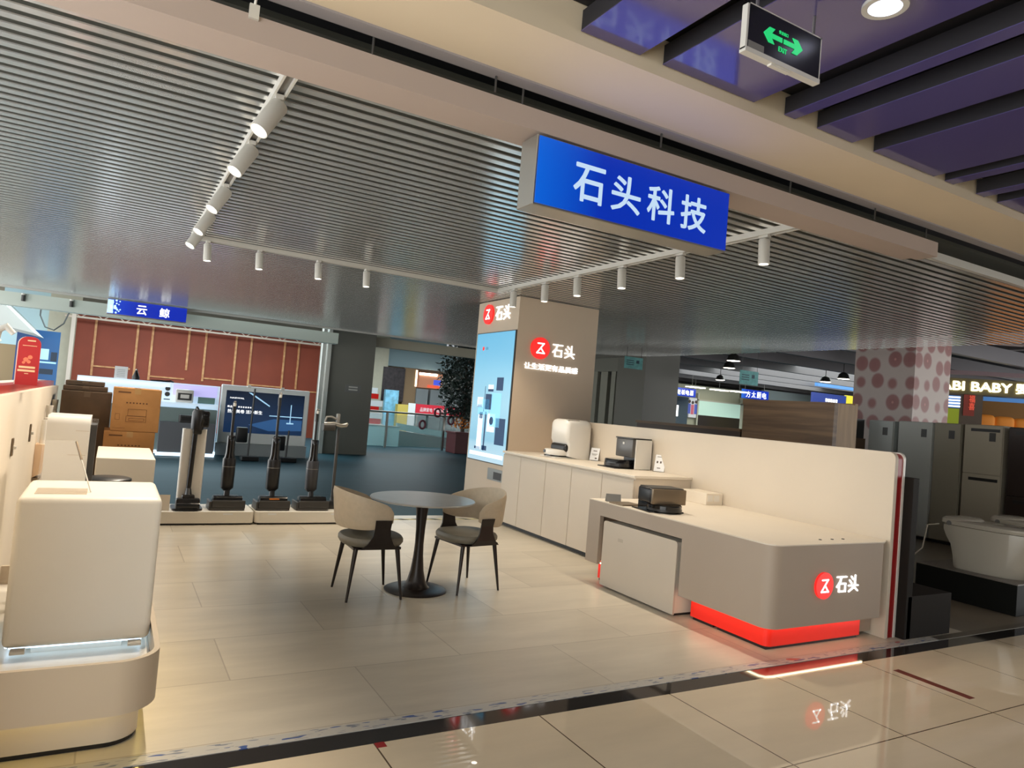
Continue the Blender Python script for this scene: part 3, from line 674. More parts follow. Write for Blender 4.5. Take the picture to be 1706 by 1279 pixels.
# ================================================================== TABLE AND CHAIRS
tc_ = (2.325, 5.43)
t = thing('pedestal_table', 'round grey table on a dark trumpet foot between the two chairs', 'table', (tc_[0], tc_[1], 0))
mt = Matrix.Translation((tc_[0], tc_[1], 0))
build('table_top', MB().lathe([(0, 0.732), (0.40, 0.732), (0.432, 0.74), (0.435, 0.747), (0.43, 0.753), (0, 0.753)], 64, mt), M_ttop, t, smooth=True)
build('column', MB().lathe([(0.14, 0.012), (0.10, 0.03), (0.075, 0.08), (0.055, 0.16), (0.041, 0.28), (0.036, 0.38), (0.038, 0.50), (0.046, 0.62), (0.056, 0.70), (0.06, 0.732)], 32, mt), M_iron, t, smooth=True)
build('foot_plate', MB().lathe([(0, 0), (0.255, 0), (0.258, 0.006), (0.24, 0.014), (0.13, 0.024), (0, 0.026)], 56, mt), M_iron, t, smooth=True)

def chair(cx, cy, ang, label):
    """local frame: the chair faces +x"""
    t = thing('dining_chair', label, 'chair', (cx, cy, 0), 'chairs at the round table')
    Mx = Matrix.Rotation(ang, 4, 'Z')
    org = world_org(t)
    def loc(mb): mb.v = [Mx @ v + org for v in mb.v]; return mb
    # seat: rounded superellipse pad
    secs = []
    for (s, zz) in ((0.80, 0.40), (0.94, 0.407), (1.0, 0.43), (1.0, 0.452), (0.95, 0.470), (0.80, 0.478), (0.5, 0.482)):
        ring = []
        for k in range(36):
            a = 2*PI*k/36; ca, sa = math.cos(a), math.sin(a); e = 2.6
            r = (abs(ca)**e + abs(sa)**e)**(-1/e)
            ring.append((0.02 + 0.245*s*r*ca, 0.25*s*r*sa, zz))
        secs.append(ring)
    build('seat', loc(MB().loft(secs)), M_fabric2, t, smooth=True)
    # wrap-round back shell, tall behind and lower at the arms
    mb = MB(); n = 34; rows = 8; th = 0.028
    A0 = R(108)
    def pt(u, v, off):
        a = PI + A0*u; e = 2.3
        k = abs(u)
        zlo = 0.545 + 0.05*(max(0, k-0.55)/0.45)**2
        zhi = 0.84 - 0.125*k**1.7 - 0.035*(max(0, k-0.88)/0.12)**2
        z = zlo + (zhi-zlo)*v
        rad = 0.272 + 0.012*(1-k)*(v) + off
        sq = (abs(math.cos(a))**e + abs(math.sin(a))**e)**(-1/e)
        return Vector((0.02 + rad*sq*math.cos(a) - 0.03*v*(1-k), rad*sq*math.sin(a), z))
    secs = []
    for i in range(n+1):
        u = -1 + 2*i/n; ring = []
        edge = max(0.25, min(1, (1-abs(u))*14 + 0.25))
        for j in range(rows+1): v = j/rows; b_ = th*(0.35 if j in (0, rows) else 1)*edge; ring.append(pt(u, 0.5+(v-0.5)*(0.86+0.14*edge), b_/2))
        for j in range(rows, -1, -1): v = j/rows; b_ = th*(0.35 if j in (0, rows) else 1)*edge; ring.append(pt(u, 0.5+(v-0.5)*(0.86+0.14*edge), -b_/2))
        secs.append(ring)
    build('backrest', loc(mb.loft(secs)), M_fabric, t, smooth=True)
    for s in (-1, 1):
        br = MB()
        secs = []
        for (zz, x0, x1, yy) in ((0.392, -0.16, 0.15, 0.20), (0.398, -0.15, 0.14, 0.252), (0.44, -0.10, 0.10, 0.262), (0.50, -0.066, 0.072, 0.268), (0.56, -0.058, 0.066, 0.272), (0.625, -0.06, 0.068, 0.289)):
            secs.append([(x0+0.02, s*yy, zz), (x1+0.02, s*yy, zz), (x1+0.02, s*(yy+0.012), zz), (x0+0.02, s*(yy+0.012), zz)])
        build('bracket', loc(br.loft(secs)), M_iron, t)
    build('seat_frame', loc(MB().box(-0.17, -0.20, 0.385, 0.21, 0.20, 0.402)), M_iron, t)
    for (sx, sy) in ((1, 1), (1, -1), (-1, 1), (-1, -1)):
        build('leg', loc(MB().tube([(0.02+sx*0.165, sy*0.185, 0.39), (0.02+sx*0.215, sy*0.225, 0.0)], [0.019, 0.009], 10)), M_iron, t, smooth=True)
    return t
chair(1.875, 5.41, R(-2), 'grey-beige curved-back chair left of the round table, back to the left wall')
chair(2.785, 5.455, R(190), 'grey-beige curved-back chair right of the round table, nearer the counter')

# ================================================================== DISPLAY PLINTHS AND CLEANERS AT THE BACK
def plinth(x0, x1, label):
    t = thing('display_plinth', label, 'display plinth', ((x0+x1)/2, 8.6, 0), 'low plinths under the cleaners')
    build('base', B(x0+0.03, 8.38, 0, x1-0.03, 8.88, 0.022), M_black, t)
    build('body', MB().prism(rrect(x0, 8.35, x1, 8.90, 0.06, 5), 0.022, 0.145, 'z'), M_white, t, smooth=True)
    mk = MB(); flat(mk, (x0+0.18, 8.35, 0.122), XR, ZU, 0.09, 0.016, 0.001); flat(mk, (x1-0.28, 8.35, 0.122), XR, ZU, 0.1, 0.016, 0.001)
    build('price_strip', mk, M_paper, t)
plinth(0.22, 1.535, 'long low white plinth under the two leftmost floor cleaners')
plinth(1.55, 2.74, 'long low white plinth behind the left chair, under the right-hand cleaners')
zp = 0.1455
# cordless vacuum on its white charging board
t = thing('cordless_vacuum', 'black cordless vacuum hanging on a white charging board, leftmost cleaner', 'vacuum cleaner', (0.83, 8.52, zp))
build('charging_board', MB().prism(rrect(0.735, 8.56, 0.985, 8.64, 0.025, 5), zp+0.02, 1.03, 'z'), M_white2, t, smooth=True)
build('board_cap', MB().box(0.765, 8.575, 1.03, 0.955, 8.63, 1.035), M_dgrey, t)
build('board_base', MB().prism(rrect(0.69, 8.42, 1.0, 8.74, 0.05, 5), zp, zp+0.022, 'z'), M_black, t)
build('tube', MB().tube([(0.86, 8.53, 1.02), (0.845, 8.53, 0.36)], 0.026, 12), M_black, t, smooth=True)
build('motor_body', MB().box(0.83, 8.46, 0.98, 0.92, 8.56, 1.09, bev=0.015).lathe([(0, 0), (0.062, 0), (0.066, 0.02), (0.066, 0.19), (0.05, 0.22), (0, 0.22)], 20, Matrix.Translation((0.87, 8.50, 1.03))), M_black, t, smooth=True)
build('dust_cup', MB().box(0.885, 8.44, 1.06, 0.985, 8.57, 1.24, bev=0.02), M_gloss, t, smooth=True)
build('handle', MB().tube([(0.87, 8.53, 1.24), (0.86, 8.60, 1.27), (0.86, 8.66, 1.2), (0.86, 8.64, 1.06)], 0.016, 8), M_black, t, smooth=True)
hd = build('floor_head', MB().box(0.72, 8.40, zp+0.022, 0.965, 8.50, zp+0.135, bev=0.02), M_black, t, smooth=True)
build('roller', MB().tube([(0.725, 8.40, zp+0.06), (0.96, 8.40, zp+0.06)], 0.034, 14), M_gloss, hd, smooth=True)
build('neck', MB().tube([(0.845, 8.53, 0.37), (0.845, 8.47, 0.26)], [0.03, 0.045], 10).box(0.78, 8.43, zp+0.12, 0.91, 8.52, zp+0.17, bev=0.015), M_black, t, smooth=True)
def wet_cleaner(x, label, ht, acc, lean=0.0, tank=M_black, bodyw=1.0):
    y = 8.56
    t = thing('floor_washer', label, 'floor cleaner', (x, y, zp), 'upright floor washers on the low plinths')
    Mx = Matrix.Translation((x, y, zp))
    build('charging_tray', MB().prism([(p[0], p[1]) for p in rrect(-0.19, -0.13, 0.19, 0.22, 0.04, 5)], 0, 0.03, 'z', Mx).box(-0.165, -0.13, 0.03, 0.19, -0.085, 0.115, bev=0.012, mtx=Mx).box(0.165, -0.12, 0.02, 0.19, 0.15, 0.10, bev=0.008, mtx=Mx).box(-0.19, -0.12, 0.02, -0.165, 0.15, 0.10, bev=0.008, mtx=Mx), M_dgrey, t)
    hd = build('floor_head', MB().box(-0.145, -0.085, 0.04, 0.15, 0.12, 0.15, bev=0.03, seg=3, mtx=Mx), M_black, t, smooth=True)
    build('roller_cover', MB().tube([tuple(Mx @ Vector((-0.15, -0.065, 0.115))), tuple(Mx @ Vector((0.155, -0.065, 0.115)))], 0.045, 14), M_gloss, hd, smooth=True)
    if acc: build('status_light', MB().box(-0.05, -0.112, 0.125, 0.06, -0.10, 0.14, mtx=Mx), mat('orange_label', (206, 120, 40), 0.5), hd)
    L = Matrix.Rotation(R(lean), 4, 'X')
    build('neck', MB().tube([tuple(Mx @ Vector((0, 0.03, 0.14))), tuple(Mx @ L @ Vector((0.005, 0.06, 0.24)))], [0.034, 0.03], 12), M_black, t, smooth=True)
    def ring(zz, a, b, yy=0.07):
        return [Mx @ L @ Vector((a*bodyw*math.cos(2*PI*k/20)*(1 + 0.12*abs(math.sin(4*PI*k/20))), yy + b*math.sin(2*PI*k/20), zz)) for k in range(20)]
    build('water_tank', MB().loft([ring(0.20, 0.035, 0.04), ring(0.235, 0.066, 0.07), ring(0.40, 0.068, 0.075), ring(0.555, 0.068, 0.075), ring(0.575, 0.062, 0.07)]), tank, t, smooth=True)
    build('motor_body', MB().loft([ring(0.57, 0.058, 0.066), ring(0.63, 0.046, 0.058), ring(0.76, 0.043, 0.052), ring(0.82, 0.044, 0.05), ring(0.83, 0.038, 0.042)]), M_gloss, t, smooth=True)
    build('tank_band', MB().loft([ring(0.475, 0.0685, 0.076), ring(0.482, 0.0685, 0.076)]), M_mgrey, t)
    build('pole', MB().tube([tuple(Mx @ L @ Vector((0, 0.07, 0.82))), tuple(Mx @ L @ Vector((0, 0.075, ht-0.14)))], 0.016, 12), M_black, t, smooth=True)
    g = build('handle', MB().tube([tuple(Mx @ L @ Vector(p)) for p in ((0, 0.075, ht-0.15), (0, 0.08, ht-0.06), (0, 0.07, ht-0.015), (0, 0.045, ht))], [0.02, 0.021, 0.018, 0.015], 12), M_black, t, smooth=True)
    build('handle_tip', MB().tube([tuple(Mx @ L @ Vector(p)) for p in ((0.0, 0.052, ht-0.05), (0.0, 0.047, ht-0.015))], 0.016, 10), M_alum, g, smooth=True)
    return t
wet_cleaner(1.255, 'slim black upright floor washer, second cleaner from the left', 1.22, False)
wet_cleaner(1.755, 'tall black upright floor washer with orange label, third cleaner from the left', 1.36, True, 0, M_black, 1.05)
wet_cleaner(2.21, 'charcoal upright floor washer, fourth cleaner from the left, beside the left chair', 1.20, False, 0, mat('charcoal_tank', (50, 50, 54), 0.4), 1.02)
t = thing('stick_vacuum', 'stick vacuum with shiny metal handle standing behind the left chair', 'vacuum cleaner', (2.50, 8.68, zp))
build('tube', MB().tube([(2.50, 8.68, 1.12), (2.50, 8.68, 0.26)], 0.02, 12), M_dgrey, t, smooth=True)
build('motor_body', MB().tube([(2.30, 8.66, 1.14), (2.44, 8.66, 1.145), (2.46, 8.66, 1.145)], [0.05, 0.055, 0.03], 14), M_dgrey, t, smooth=True)
build('metal_collar', MB().tube([(2.31, 8.65, 1.175), (2.42, 8.65, 1.185), (2.52, 8.65, 1.165), (2.58, 8.65, 1.175), (2.60, 8.65, 1.20)], [0.024, 0.026, 0.026, 0.028, 0.018], 12), M_steel, t, smooth=True)
build('handle', MB().tube([(2.32, 8.67, 1.19), (2.34, 8.67, 1.26), (2.40, 8.67, 1.265), (2.47, 8.67, 1.235)], 0.015, 10).box(2.46, 8.64, 1.17, 2.50, 8.70, 1.31, bev=0.01), M_mgrey, t, smooth=True)
build('floor_head', MB().box(2.39, 8.56, zp, 2.66, 8.70, zp+0.09, bev=0.025).tube([(2.5, 8.68, 0.27), (2.5, 8.65, 0.2)], 0.03, 10), M_black, t, smooth=True)
t = thing('info_card', 'small pale card standing at the left end of the left plinth', 'card', (0.62, 8.44, zp))
build('leaf', MB().box(0.56, 8.44, zp, 0.665, 8.445, zp+0.17), M_cream, t)
build('foot', MB().box(0.56, 8.44, zp, 0.665, 8.50, zp+0.004), M_cream, t)

# hazard tape on the floor behind the table
mz = mat('hazard_tape', (214, 190, 60), 0.5); nt = mz.node_tree; b_ = nt.nodes['Principled BSDF']
tcn = nt.nodes.new('ShaderNodeTexCoord'); sx_ = nt.nodes.new('ShaderNodeSeparateXYZ'); nt.links.new(tcn.outputs['Object'], sx_.inputs[0])
m1 = nt.nodes.new('ShaderNodeMath'); m1.operation = 'ADD'; nt.links.new(sx_.outputs[0], m1.inputs[0]); nt.links.new(sx_.outputs[1], m1.inputs[1])
m2 = nt.nodes.new('ShaderNodeMath'); m2.operation = 'MULTIPLY'; m2.inputs[1].default_value = 4.4; nt.links.new(m1.outputs[0], m2.inputs[0])
m3 = nt.nodes.new('ShaderNodeMath'); m3.operation = 'FRACT'; nt.links.new(m2.outputs[0], m3.inputs[0])
m4 = nt.nodes.new('ShaderNodeMath'); m4.operation = 'GREATER_THAN'; m4.inputs[1].default_value = 0.6; nt.links.new(m3.outputs[0], m4.inputs[0])
m5 = nt.nodes.new('ShaderNodeMix'); m5.data_type = 'RGBA'; m5.inputs['A'].default_value = lin((206, 196, 150)); m5.inputs['B'].default_value = lin((40, 36, 24)); nt.links.new(m4.outputs[0], m5.inputs['Factor'])
nt.links.new(m5.outputs['Result'], b_.inputs['Base Color'])
o = build('floor_tape', B(2.75, 8.62, 0.0005, 4.70, 8.70, 0.003), mz, org=(3.7, 8.66, 0)); tag(o, 'yellow and black hazard tape on the floor behind the round table', 'tape')

# ================================================================== LEFT SIDE: PODIUM, FLOATING BOX, APPLIANCE
px0, px1, py0, py1 = -0.449, 0.285, 3.205, 4.95
t = thing('display_podium', 'white rounded podium with blue-lit tray and warm glowing underside', 'podium', (-0.1, 4.0, 0))
out = rrect(px0, py0, px1, py1, 0.17, 10, (0, 1, 1, 0)); inn = rrect(px0+0.001, py0+0.022, px1-0.022, py1-0.022, 0.15, 10, (0, 1, 1, 0))
tr = MB(); n = len(out)
tr.add([(p[0], p[1], 0.20) for p in out] + [(p[0], p[1], 0.412) for p in out] + [(p[0], p[1], 0.412) for p in inn] + [(p[0], p[1], 0.305) for p in inn],
       [(i, (i+1) % n, n+(i+1) % n, n+i) for i in range(n)] + [(n+i, n+(i+1) % n, 2*n+(i+1) % n, 2*n+i) for i in range(n)] + [(2*n+i, 2*n+(i+1) % n, 3*n+(i+1) % n, 3*n+i) for i in range(n)] + [list(range(3*n, 4*n)), list(range(n))[::-1]])
build('tray', tr, mat('podium_taupe', (188, 174, 154), 0.5), t, smooth=True)
build('tray_floor', MB().prism(rrect(px0+0.002, py0+0.023, px1-0.023, py1-0.023, 0.15, 10, (0, 1, 1, 0)), 0.305, 0.3075, 'z'), M_white2, t)
build('plinth', MB().prism(rrect(px0, 3.375, 0.235, 4.80, 0.13, 8, (0, 1, 1, 0)), 0.022, 0.20, 'z'), M_taupe, t, smooth=True)
build('plinth_foot', MB().prism(rrect(px0, 3.385, 0.225, 4.79, 0.12, 8, (0, 1, 1, 0)), 0.0, 0.022, 'z'), M_black, t)
led = [(px0+0.01, 3.335, 0.193), (0.08, 3.335, 0.193), (0.17, 3.36, 0.193), (0.235, 3.43, 0.193), (0.255, 3.52, 0.193), (0.255, 4.7, 0.193)]
build('led_strip', MB().tube(led, 0.006, 6), M_led_y, t)
build('price_strip', MB().box(0.10, 3.30, 0.3076, 0.19, 3.36, 0.3086), M_paper, t)
bz0, bz1 = 0.352, 1.0
t = thing('display_box', 'large cream box floating over the lit tray of the left podium', 'display box', (-0.02, 3.94, 0.3075))
bx = MB().box(-0.305, 3.645, bz0, 0.258, 4.235, bz1, bev=0.028, seg=4)
build('body', bx, M_white, t, smooth=True)
build('foot', MB().box(-0.2, 3.72, 0.3076, 0.15, 4.16, 0.353), M_white2, t)
for x in (-0.27, 0.17): build('clip', MB().box(x, 3.61, 0.338, x+0.055, 3.66, 0.352, bev=0.003), M_alum, t)
build('led_strip', MB().tube([(-0.28, 3.69, 0.345), (0.225, 3.69, 0.345), (0.225, 4.19, 0.345)], 0.006, 6).tube([(-0.29, 3.70, 0.345), (-0.29, 4.19, 0.345)], 0.006, 6), M_led_c, t)
build('recess', MB().box(-0.25, 3.74, bz1, -0.05, 3.93, bz1+0.0012), mat('recess_taupe', (176, 160, 138), 0.5), t)
t = thing('card_holder', 'clear acrylic card holder leaning on top of the cream box', 'card holder', (-0.14, 3.86, bz1))
build('leaf', MB().add([(-0.245, 3.74, bz1+0.001), (-0.035, 3.80, bz1+0.001), (-0.115, 3.95, bz1+0.225), (-0.25, 3.92, bz1+0.225), (-0.245, 3.744, bz1+0.001), (-0.035, 3.804, bz1+0.001), (-0.115, 3.954, bz1+0.225), (-0.25, 3.924, bz1+0.225)],
      [(0, 1, 2, 3), (7, 6, 5, 4), (0, 4, 5, 1), (1, 5, 6, 2), (2, 6, 7, 3), (3, 7, 4, 0)]), M_acryl, t)
build('edge_strip', MB().tube([(-0.118, 3.952, bz1+0.22), (-0.088, 3.90, bz1+0.14)], 0.006, 6), M_bronze, t)
build('edge_strip', MB().tube([(-0.088, 3.90, bz1+0.14), (-0.036, 3.803, bz1+0.004)], 0.0035, 6), M_alum, t)
# white dock-like appliance behind the box
t = thing('white_appliance', 'tall white appliance with rounded top standing behind the cream box', 'appliance', (-0.17, 4.6, 0.3077))
pr_ = [(4.42, 0.308), (4.42, 1.27)] + [(4.46 - 0.04*math.cos(a*PI/12), 1.275 + 0.04*math.sin(a*PI/12)) for a in range(7)] + [(4.70, 1.315), (4.70, 0.308)]
build('body', MB().prism(pr_, -0.272, -0.075, 'x'), M_white2, t, smooth=True)
build('lid_line', MB().box(-0.14, 4.418, 1.238, -0.078, 4.421, 1.241).box(-0.168, 4.4185, 1.108, -0.085, 4.421, 1.111), M_taupe, t)
build('rear_column', MB().box(-0.074, 4.50, 0.308, -0.045, 4.70, 1.27), M_dgrey, t)
build('rear_catch', MB().box(-0.074, 4.48, 1.265, -0.04, 4.60, 1.30, bev=0.004), M_acryl, t)
# round dark stool seat / pedestals behind
t = thing('round_stool', 'round dark stool top showing behind the cream box', 'stool', (0.04, 5.15, 0))
mt = Matrix.Translation((0.04, 5.25, 0))
build('seat', MB().lathe([(0, 0.862), (0.12, 0.862), (0.135, 0.872), (0.135, 0.885), (0.12, 0.892), (0, 0.893)], 32, mt), M_black, t, smooth=True)
build('column', MB().lathe([(0.022, 0.02), (0.022, 0.862)], 16, mt), M_iron, t, smooth=True)
build('foot_plate', MB().lathe([(0, 0), (0.13, 0), (0.13, 0.012), (0.03, 0.022), (0, 0.022)], 28, mt), M_iron, t, smooth=True)
t = thing('display_pedestal', 'cream square pedestal in front of the brown cartons', 'pedestal', (0.14, 6.2, 0))
build('body', MB().box(-0.045, 5.78, 0.03, 0.335, 6.70, 0.962, bev=0.006), M_white, t)
build('base', MB().box(-0.03, 5.8, 0, 0.32, 6.68, 0.03), M_black, t)
# cartons
def carton(x0, y0, z0, x1, y1, z1, m, label, group, marks=True):
    t = thing('cardboard_carton', label, 'carton', ((x0+x1)/2, (y0+y1)/2, z0), group)
    build('box', MB().box(x0, y0, z0, x1, y1, z1, bev=0.004, seg=1), m, t)
    build('tape', MB().box((x0+x1)/2-0.025, y0-0.0008, z1-min(0.05, 0.5*(z1-z0)), (x0+x1)/2+0.025, y1+0.0008, z1+0.0008), mat('clear_tape', (176, 138, 88), 0.25) if marks else mat('dark_tape', (98, 80, 60), 0.3), t)
    if marks:
        k = MB(); W = x1-x0; H = z1-z0
        def fr(u0, v0, u1, v1, w_=0.0025):
            X0, X1, Z0, Z1 = x0+u0*W, x0+u1*W, z0+v0*H, z0+v1*H
            for q in ((X0, Z0, X1, Z0+w_), (X0, Z1-w_, X1, Z1), (X0, Z0, X0+w_, Z1), (X1-w_, Z0, X1, Z1)): k.box(q[0], y0-0.0012, q[1], q[2], y0, q[3])
        fr(0.33, 0.36, 0.72, 0.52); fr(0.30, 0.22, 0.72, 0.36); fr(0.36, 0.25, 0.68, 0.31)
        for q in range(7): k.box(x0+(0.28+q*0.068)*W, y0-0.0012, z0+0.645*H, x0+(0.28+q*0.068+0.035)*W, y0, z0+0.675*H)
        k.box(x0+0.1*W, y0-0.0012, z0+0.88*H, x0+0.36*W, y0, z0+0.915*H); k.box(x0+0.05*W, y0-0.0012, z0+0.07*H, x0+0.3*W, y0, z0+0.075*H)
        fr(0.08, 0.26, 0.17, 0.40, 0.002)
        build('print', k, M_ink, t)
G1 = 'brown cartons stacked behind the left pedestal'
hs = [0.0, 0.36, 0.716, 1.072, 1.452]
for k in range(4):
    sh = (0.03, 0.0, 0.004, 0.025)[k]
    carton(0.0+sh-0.02*(k == 2), 7.0, hs[k]+0.0006*k, 0.375+sh, 7.42, hs[k+1], M_card, ['brown carton at the very bottom of the stack behind the pedestal', 'brown carton second from the bottom of the stack', 'brown carton directly under the topmost printed carton', 'brown printed carton on top of the stack behind the left pedestal'][k], G1, k >= 2)
G2 = 'dark cartons beside the left partition'
carton(-0.385, 7.45, 0.0, 0.02, 7.9, 0.66, M_cardd, 'dark brown carton on the floor under the dark carton stack', G2, False)
carton(-0.375, 7.45, 0.662, 0.02, 7.9, 1.385, M_cardd, 'tall dark brown carton left of the printed carton stack', G2, False)
carton(-0.37, 7.5, 1.388, -0.02, 7.95, 1.43, M_cardd, 'flat dark carton lying on the tall dark carton', G2, False)
carton(-0.36, 7.6, 1.434, -0.05, 8.0, 1.475, M_cardd, 'flat dark carton topmost of the dark stack', G2, False)
# red arched card on the partition top
t = thing('promotion_card', 'red arched promotional card standing on top of the left partition', 'card', (-0.43, 5.05, 1.45))
rc = [(-0.487, 1.451), (-0.378, 1.451), (-0.378, 1.685)] + [(-0.378 - 0.045 + 0.045*math.cos(a*PI/12), 1.69 + 0.045*math.sin(a*PI/12)) for a in range(1, 7)] + [(-0.442 - 0.045*math.sin(a*PI/12), 1.69 + 0.045*math.cos(a*PI/12)) for a in range(7)]
build('back_plate', MB().prism([(p[0]-0.006, p[1]) for p in rc], 5.012, 5.06, 'y'), M_cream, t)
build('front_plate', MB().prism(rc, 5.0, 5.012, 'y'), mat('card_red', (176, 24, 24), 0.4), t)
pm = MB()
for (x, z, w_, h_) in ((-0.425, 1.712, 0.04, 0.007), (-0.432, 1.682, 0.07, 0.003), (-0.436, 1.555, 0.08, 0.012), (-0.438, 1.535, 0.085, 0.012), (-0.436, 1.518, 0.02, 0.004)): flat(pm, (x, 5.0, z), XR, ZU, w_, h_, 0.001)
build('print', pm, mat('card_gold_print', (236, 196, 150), 0.5), t)
pm = MB()
for (x, z, r_) in ((-0.445, 1.60, 0.013), (-0.425, 1.615, 0.012), (-0.43, 1.588, 0.010), (-0.455, 1.582, 0.008)): disc(pm, (x, 5.0, z), XR, ZU, r_, 0.001, 12)
build('picture', pm, mat('card_picture', (232, 120, 84), 0.5), t)
# tall handles behind the partition at the left edge
for (x, y, label, col, tz) in ((-0.80, 6.5, 'grey hooked cleaner handle rising behind the left partition, beside the red card', M_mgrey, 1.82), (-0.93, 6.9, 'pale pink cleaner pole behind the left partition at the picture edge', mat('pale_pink_plastic', (214, 160, 150), 0.4), 1.76)):
    t = thing('upright_cleaner', label, 'vacuum cleaner', (x, y, 0))
    build('pole', MB().tube([(x, y, 0.1), (x+0.01, y, tz-0.12)], 0.03, 12), col, t, smooth=True)
    build('handle', MB().tube([(x+0.01, y, tz-0.12), (x+0.03, y, tz), (x+0.08, y, tz+0.03), (x+0.13, y, tz-0.02)], [0.032, 0.03, 0.028, 0.02], 12), M_alum, t, smooth=True)
    build('floor_head', MB().box(x-0.14, y-0.08, 0, x+0.14, y+0.1, 0.11, bev=0.03), M_dgrey, t, smooth=True)
# accessories hung on the left partition
def hung(y, z, l, label, name='wall_bracket'):
    t = thing(name, label, 'accessory', (-0.45, y, z), 'accessories hung on the left partition')
    build('plate', MB().box(-0.4495, y-0.02, z, -0.44, y+0.02, z+l, bev=0.003), M_bronze, t)
    build('hook', MB().box(-0.44, y-0.015, z+l*0.4, -0.425, y+0.015, z+l*0.55, bev=0.002), M_alum, t)
hung(4.79, 1.055, 0.10, 'thin vertical slot bracket on the left partition near the picture edge')
hung(5.77, 1.055, 0.12, 'thin vertical slot bracket on the left partition beside the hung brush')
t = thing('hung_brush', 'pale vacuum brush attachment hung on the left partition behind the appliance', 'accessory', (-0.43, 6.4, 0.78), 'accessories hung on the left partition')
build('neck', MB().tube([(-0.41, 6.40, 0.99), (-0.41, 6.40, 1.17)], [0.022, 0.018], 12), M_white2, t, smooth=True)
build('head', MB().add([(-0.449, 6.33, 0.74), (-0.40, 6.33, 0.77), (-0.385, 6.33, 0.90), (-0.385, 6.33, 0.99), (-0.449, 6.33, 0.99), (-0.449, 6.47, 0.74), (-0.40, 6.47, 0.77), (-0.385, 6.47, 0.90), (-0.385, 6.47, 0.99), (-0.449, 6.47, 0.99)],
      [(0, 1, 2, 3, 4), (9, 8, 7, 6, 5), (0, 5, 6, 1), (1, 6, 7, 2), (2, 7, 8, 3), (3, 8, 9, 4), (4, 9, 5, 0)]), mat('peach_plastic', (228, 196, 162), 0.45), t)
build('bristle_bar', MB().box(-0.448, 6.31, 0.722, -0.405, 6.49, 0.739), M_bronze, t)
for k, (y, z) in enumerate(((6.95, 1.16), (7.55, 1.19))):
    t = thing('hung_nozzle', ['short white nozzle hung on the left partition, nearer one', 'short white nozzle hung on the left partition, farther one'][k], 'accessory', (-0.43, y, z), 'accessories hung on the left partition')
    build('tube', MB().tube([(-0.42, y, z), (-0.42, y, z+0.1)], [0.02, 0.026], 10), M_white2, t, smooth=True)
    build('mouth', MB().box(-0.449, y-0.04, z-0.03, -0.40, y+0.04, z, bev=0.006), M_white2, t)

# ================================================================== HALL BEYOND (LEFT AND CENTRE)
struct(build('wall_back', B(-9, 31.5, 0, 42, 31.7, 4.6), mat('far_wall_paint', (150, 146, 132), 0.7, var=0.03)))
struct(build('wall_south_blocker', B(-2.6, -6.3, 0, 16, -6.1, 4.6), mat('blocker_wall_paint', (150, 142, 132), 0.7)))  # unseen wall added behind the camera to block world light
struct(build('wall_east', B(42, -6, 0, 42.2, 34, 4.6), mat('east_wall_paint', (120, 112, 104), 0.7)))
struct(build('trim_8', MB().box(-4.2, 16.9, 2.76, 4.66, 17.2, 3.02), mat('pale_teal_beam', (206, 214, 204), 0.6)))
struct(build('trim_9', MB().box(-4.2, 16.62, 3.07, 11.3, 16.68, 3.20), M_alum))
struct(build('trim_10', B(6.05, 18.85, 2.96, 11.5, 19.1, 3.22), mat('pale_header', (214, 206, 184), 0.6)))
struct(build('wall_column', MB().box(4.86, 18.25, 0, 6.06, 19.3, 4.6), M_colgrey))
for k, x in enumerate((4.62, 4.76)):
    struct(build('door_%d' % (k+1), MB().box(x, 18.14, 0, x+0.09, 18.24, 3.2), M_alum))
for k, x in enumerate((-1.65, -0.84)):
    t = thing('small_ceiling_lamp', ['small grey lamp under the pale far beam, nearer the picture edge', 'small grey lamp under the pale far beam, left of the far blue sign'][k], 'lamp', (x, 16.85, 2.8), 'lamps on the far beam')
    build('housing', MB().lathe([(0, 0), (0.035, 0), (0.035, 0.12), (0, 0.12)], 14, Matrix.Translation((x, 16.86, 2.86))), M_dgrey, t)
    build('collar', MB().lathe([(0, 0), (0.04, 0), (0.04, 0.03), (0, 0.03)], 14, Matrix.Translation((x, 16.86, 2.98))), M_alum, t)
t = thing('wall_plate', 'small notice plate on the grey column in the middle distance', 'sign', (5.54, 18.24, 1.6))
build('plate', B(5.33, 18.235, 1.63, 5.75, 18.25, 1.83), M_mgrey, t)
pm = MB()
for z in (1.77, 1.70): flat(pm, (5.54, 18.235, z), XR, ZU, 0.24, 0.035, 0.002)
build('print', pm, M_alum, t)
# terracotta hoarding
t = thing('terracotta_hoarding', 'terracotta board hoarding with pale battens behind the far booth', 'hoarding', (2.6, 24, 0))
build('boards', B(-1.02, 24.0, 0, 6.6, 24.06, 3.42), M_terra, t)
bt = MB()
for (x, z0, z1) in ((-0.53, 1.5, 3.2), (0.56, 1.5, 3.2), (0.965, 1.5, 3.2), (1.97, 1.9, 3.2), (2.46, 1.6, 3.2), (3.36, 1.5, 3.2), (3.82, 1.5, 3.2), (4.87, 1.5, 3.2), (5.33, 1.6, 3.2)):
    bt.box(x-0.03, 23.97, z0, x+0.03, 24.0, z1)
for (x0, x1, z) in ((-0.5, 0.45, 1.78), (0.98, 1.95, 1.62), (2.5, 3.3, 1.70), (3.85, 4.85, 1.62), (5.35, 6.3, 1.55)): bt.box(x0, 23.975, z-0.022, x1, 24.0, z+0.022)
build('batten', bt, M_batten, t)
t = thing('lighting_truss', 'thin pale truss rail along the top of the terracotta hoarding', 'truss', (2.6, 23.6, 3.2))
tm = MB().tube([(-1.3, 23.6, 3.13), (6.6, 23.6, 3.13)], 0.03, 8).tube([(-1.3, 23.6, 3.33), (6.6, 23.6, 3.33)], 0.03, 8)
